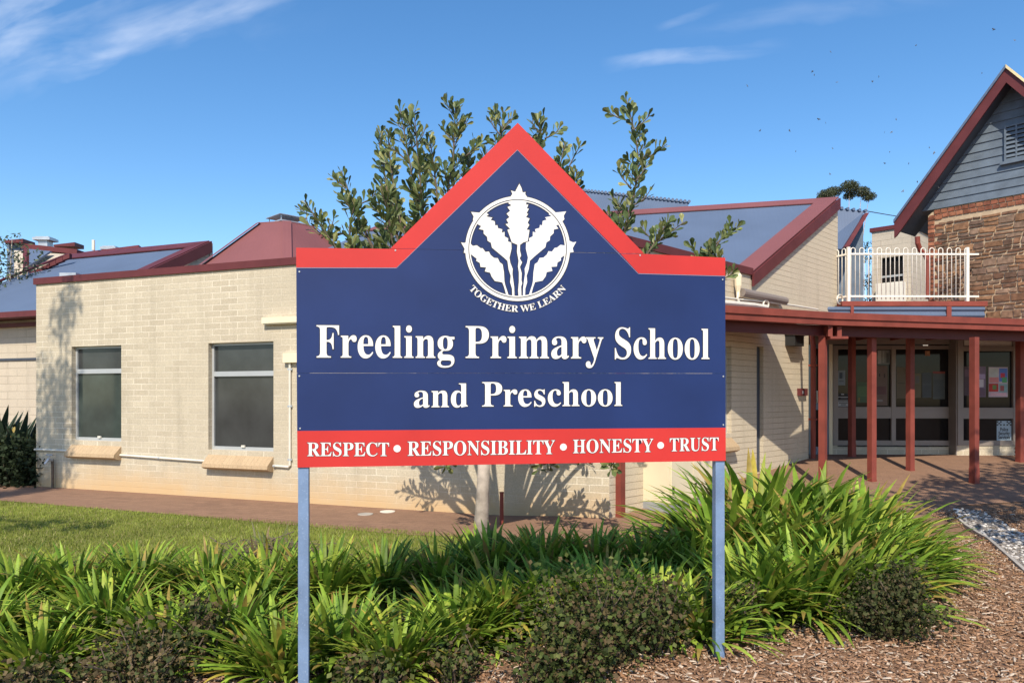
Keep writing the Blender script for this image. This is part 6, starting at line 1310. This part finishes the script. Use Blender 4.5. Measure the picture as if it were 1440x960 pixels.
# wispy high cloud: streaks on a flat layer (direction divided by height), each bank with its own soft outline
az = math_('DIVIDE', sp.outputs[0], sp.outputs[1]); ev = math_('DIVIDE', sp.outputs[2], sp.outputs[1])
def px2(px, py): return (px-720)/F, (HY-py)/F
def wisp(p0, p1, wid, amp, seed, fade=.25):
    (x0,y0),(x1,y1) = px2(*p0), px2(*p1); l = math.hypot(x1-x0, y1-y0); cx, sx = (x1-x0)/l, (y1-y0)/l
    u = math_('ADD', math_('MULTIPLY', math_('SUBTRACT', az, x0), cx), math_('MULTIPLY', math_('SUBTRACT', ev, y0), sx))
    v = math_('SUBTRACT', math_('MULTIPLY', math_('SUBTRACT', ev, y0), cx), math_('MULTIPLY', math_('SUBTRACT', az, x0), sx))
    cb = N.new('ShaderNodeCombineXYZ'); L.new(math_('MULTIPLY', u, 5), cb.inputs[0]); L.new(math_('MULTIPLY', v, 17), cb.inputs[1]); cb.inputs[2].default_value = seed
    ns = N.new('ShaderNodeTexNoise'); ns.inputs['Scale'].default_value = 1.3; ns.inputs['Detail'].default_value = 5; ns.inputs['Roughness'].default_value = .52; ns.inputs['Distortion'].default_value = .4; L.new(cb.outputs[0], ns.inputs['Vector'])
    cb2 = N.new('ShaderNodeCombineXYZ'); L.new(math_('MULTIPLY', u, 9), cb2.inputs[0]); L.new(math_('MULTIPLY', v, 9), cb2.inputs[1]); cb2.inputs[2].default_value = seed+3
    n2 = N.new('ShaderNodeTexNoise'); n2.inputs['Scale'].default_value = 1.0; n2.inputs['Detail'].default_value = 4; L.new(cb2.outputs[0], n2.inputs['Vector'])
    vv = math_('ADD', v, math_('MULTIPLY', math_('SUBTRACT', n2.outputs['Fac'], .5), wid*2.2))
    band = math_('MAXIMUM', math_('SUBTRACT', 1, math_('POWER', math_('DIVIDE', math_('ABSOLUTE', vv), wid), 1.6)), 0)
    e0 = N.new('ShaderNodeMapRange'); e0.interpolation_type = 'SMOOTHSTEP'; e0.inputs[1].default_value = -.1*l; e0.inputs[2].default_value = fade*l; L.new(u, e0.inputs[0])
    e1 = N.new('ShaderNodeMapRange'); e1.interpolation_type = 'SMOOTHSTEP'; e1.inputs[1].default_value = l*1.15; e1.inputs[2].default_value = l*.55; L.new(u, e1.inputs[0])
    st_ = N.new('ShaderNodeMapRange'); st_.inputs[1].default_value = .36; st_.inputs[2].default_value = .72; L.new(ns.outputs['Fac'], st_.inputs[0])
    return math_('MULTIPLY', math_('MULTIPLY', math_('MULTIPLY', band, e0.outputs[0]), e1.outputs[0]), math_('MULTIPLY', st_.outputs[0], amp))
ws = [wisp((-260,140),(250,-70),.05,.5,1), wisp((45,112),(430,-30),.024,.42,5), wisp((-60,100),(420,-10),.05,.25,9), wisp((862,92),(1090,64),.011,.34,13,.12), wisp((960,38),(1330,-5),.018,.13,17), wisp((925,40),(1010,8),.007,.22,21)]
tot = ws[0]
for w in ws[1:]: tot = math_('ADD', tot, w)
front_ = N.new('ShaderNodeMapRange'); front_.inputs[1].default_value = .1; front_.inputs[2].default_value = .25; L.new(sp.outputs[1], front_.inputs[0])
tot = math_('MINIMUM', math_('MULTIPLY', tot, front_.outputs[0]), .8)
hs = N.new('ShaderNodeHueSaturation'); hs.inputs['Saturation'].default_value = 1.26; hs.inputs['Value'].default_value = 1.25; L.new(sky.outputs[0], hs.inputs['Color'])
mx = N.new('ShaderNodeMix'); mx.data_type = 'RGBA'; L.new(tot, mx.inputs['Factor']); L.new(hs.outputs[0], mx.inputs['A']); mx.inputs['B'].default_value = (7.0,7.4,8.2,1)
L.new(mx.outputs['Result'], bg.inputs[0]); bg.inputs[1].default_value = .135
sun = bpy.data.lights.new('sun', 'SUN'); sun.energy = 4.9; sun.angle = math.radians(.53); sun.color = (1.0,.89,.73)
so = bpy.data.objects.new('sun', sun); COL.objects.link(so); so.location = (-3,-12,14); so.rotation_euler = SUN.to_track_quat('-Z','Y').to_euler()
cam = bpy.data.cameras.new('camera'); cam.sensor_width = 36; cam.lens = F/1440*36; cam.shift_y = (HY-480)/1440; cam.clip_end = 1000; cam.clip_start = .05
co = bpy.data.objects.new('camera', cam); COL.objects.link(co); co.location = (0,0,H); co.rotation_euler = (math.pi/2, 0, 0); SC.camera = co
SC.view_settings.view_transform = 'Standard'; SC.view_settings.look = 'None'; SC.view_settings.exposure = 0.22; SC.view_settings.gamma = 1
SC.cycles.use_denoising = True; SC.cycles.max_bounces = 6
for o in bpy.data.objects:
    if '_w' in o: del o['_w']
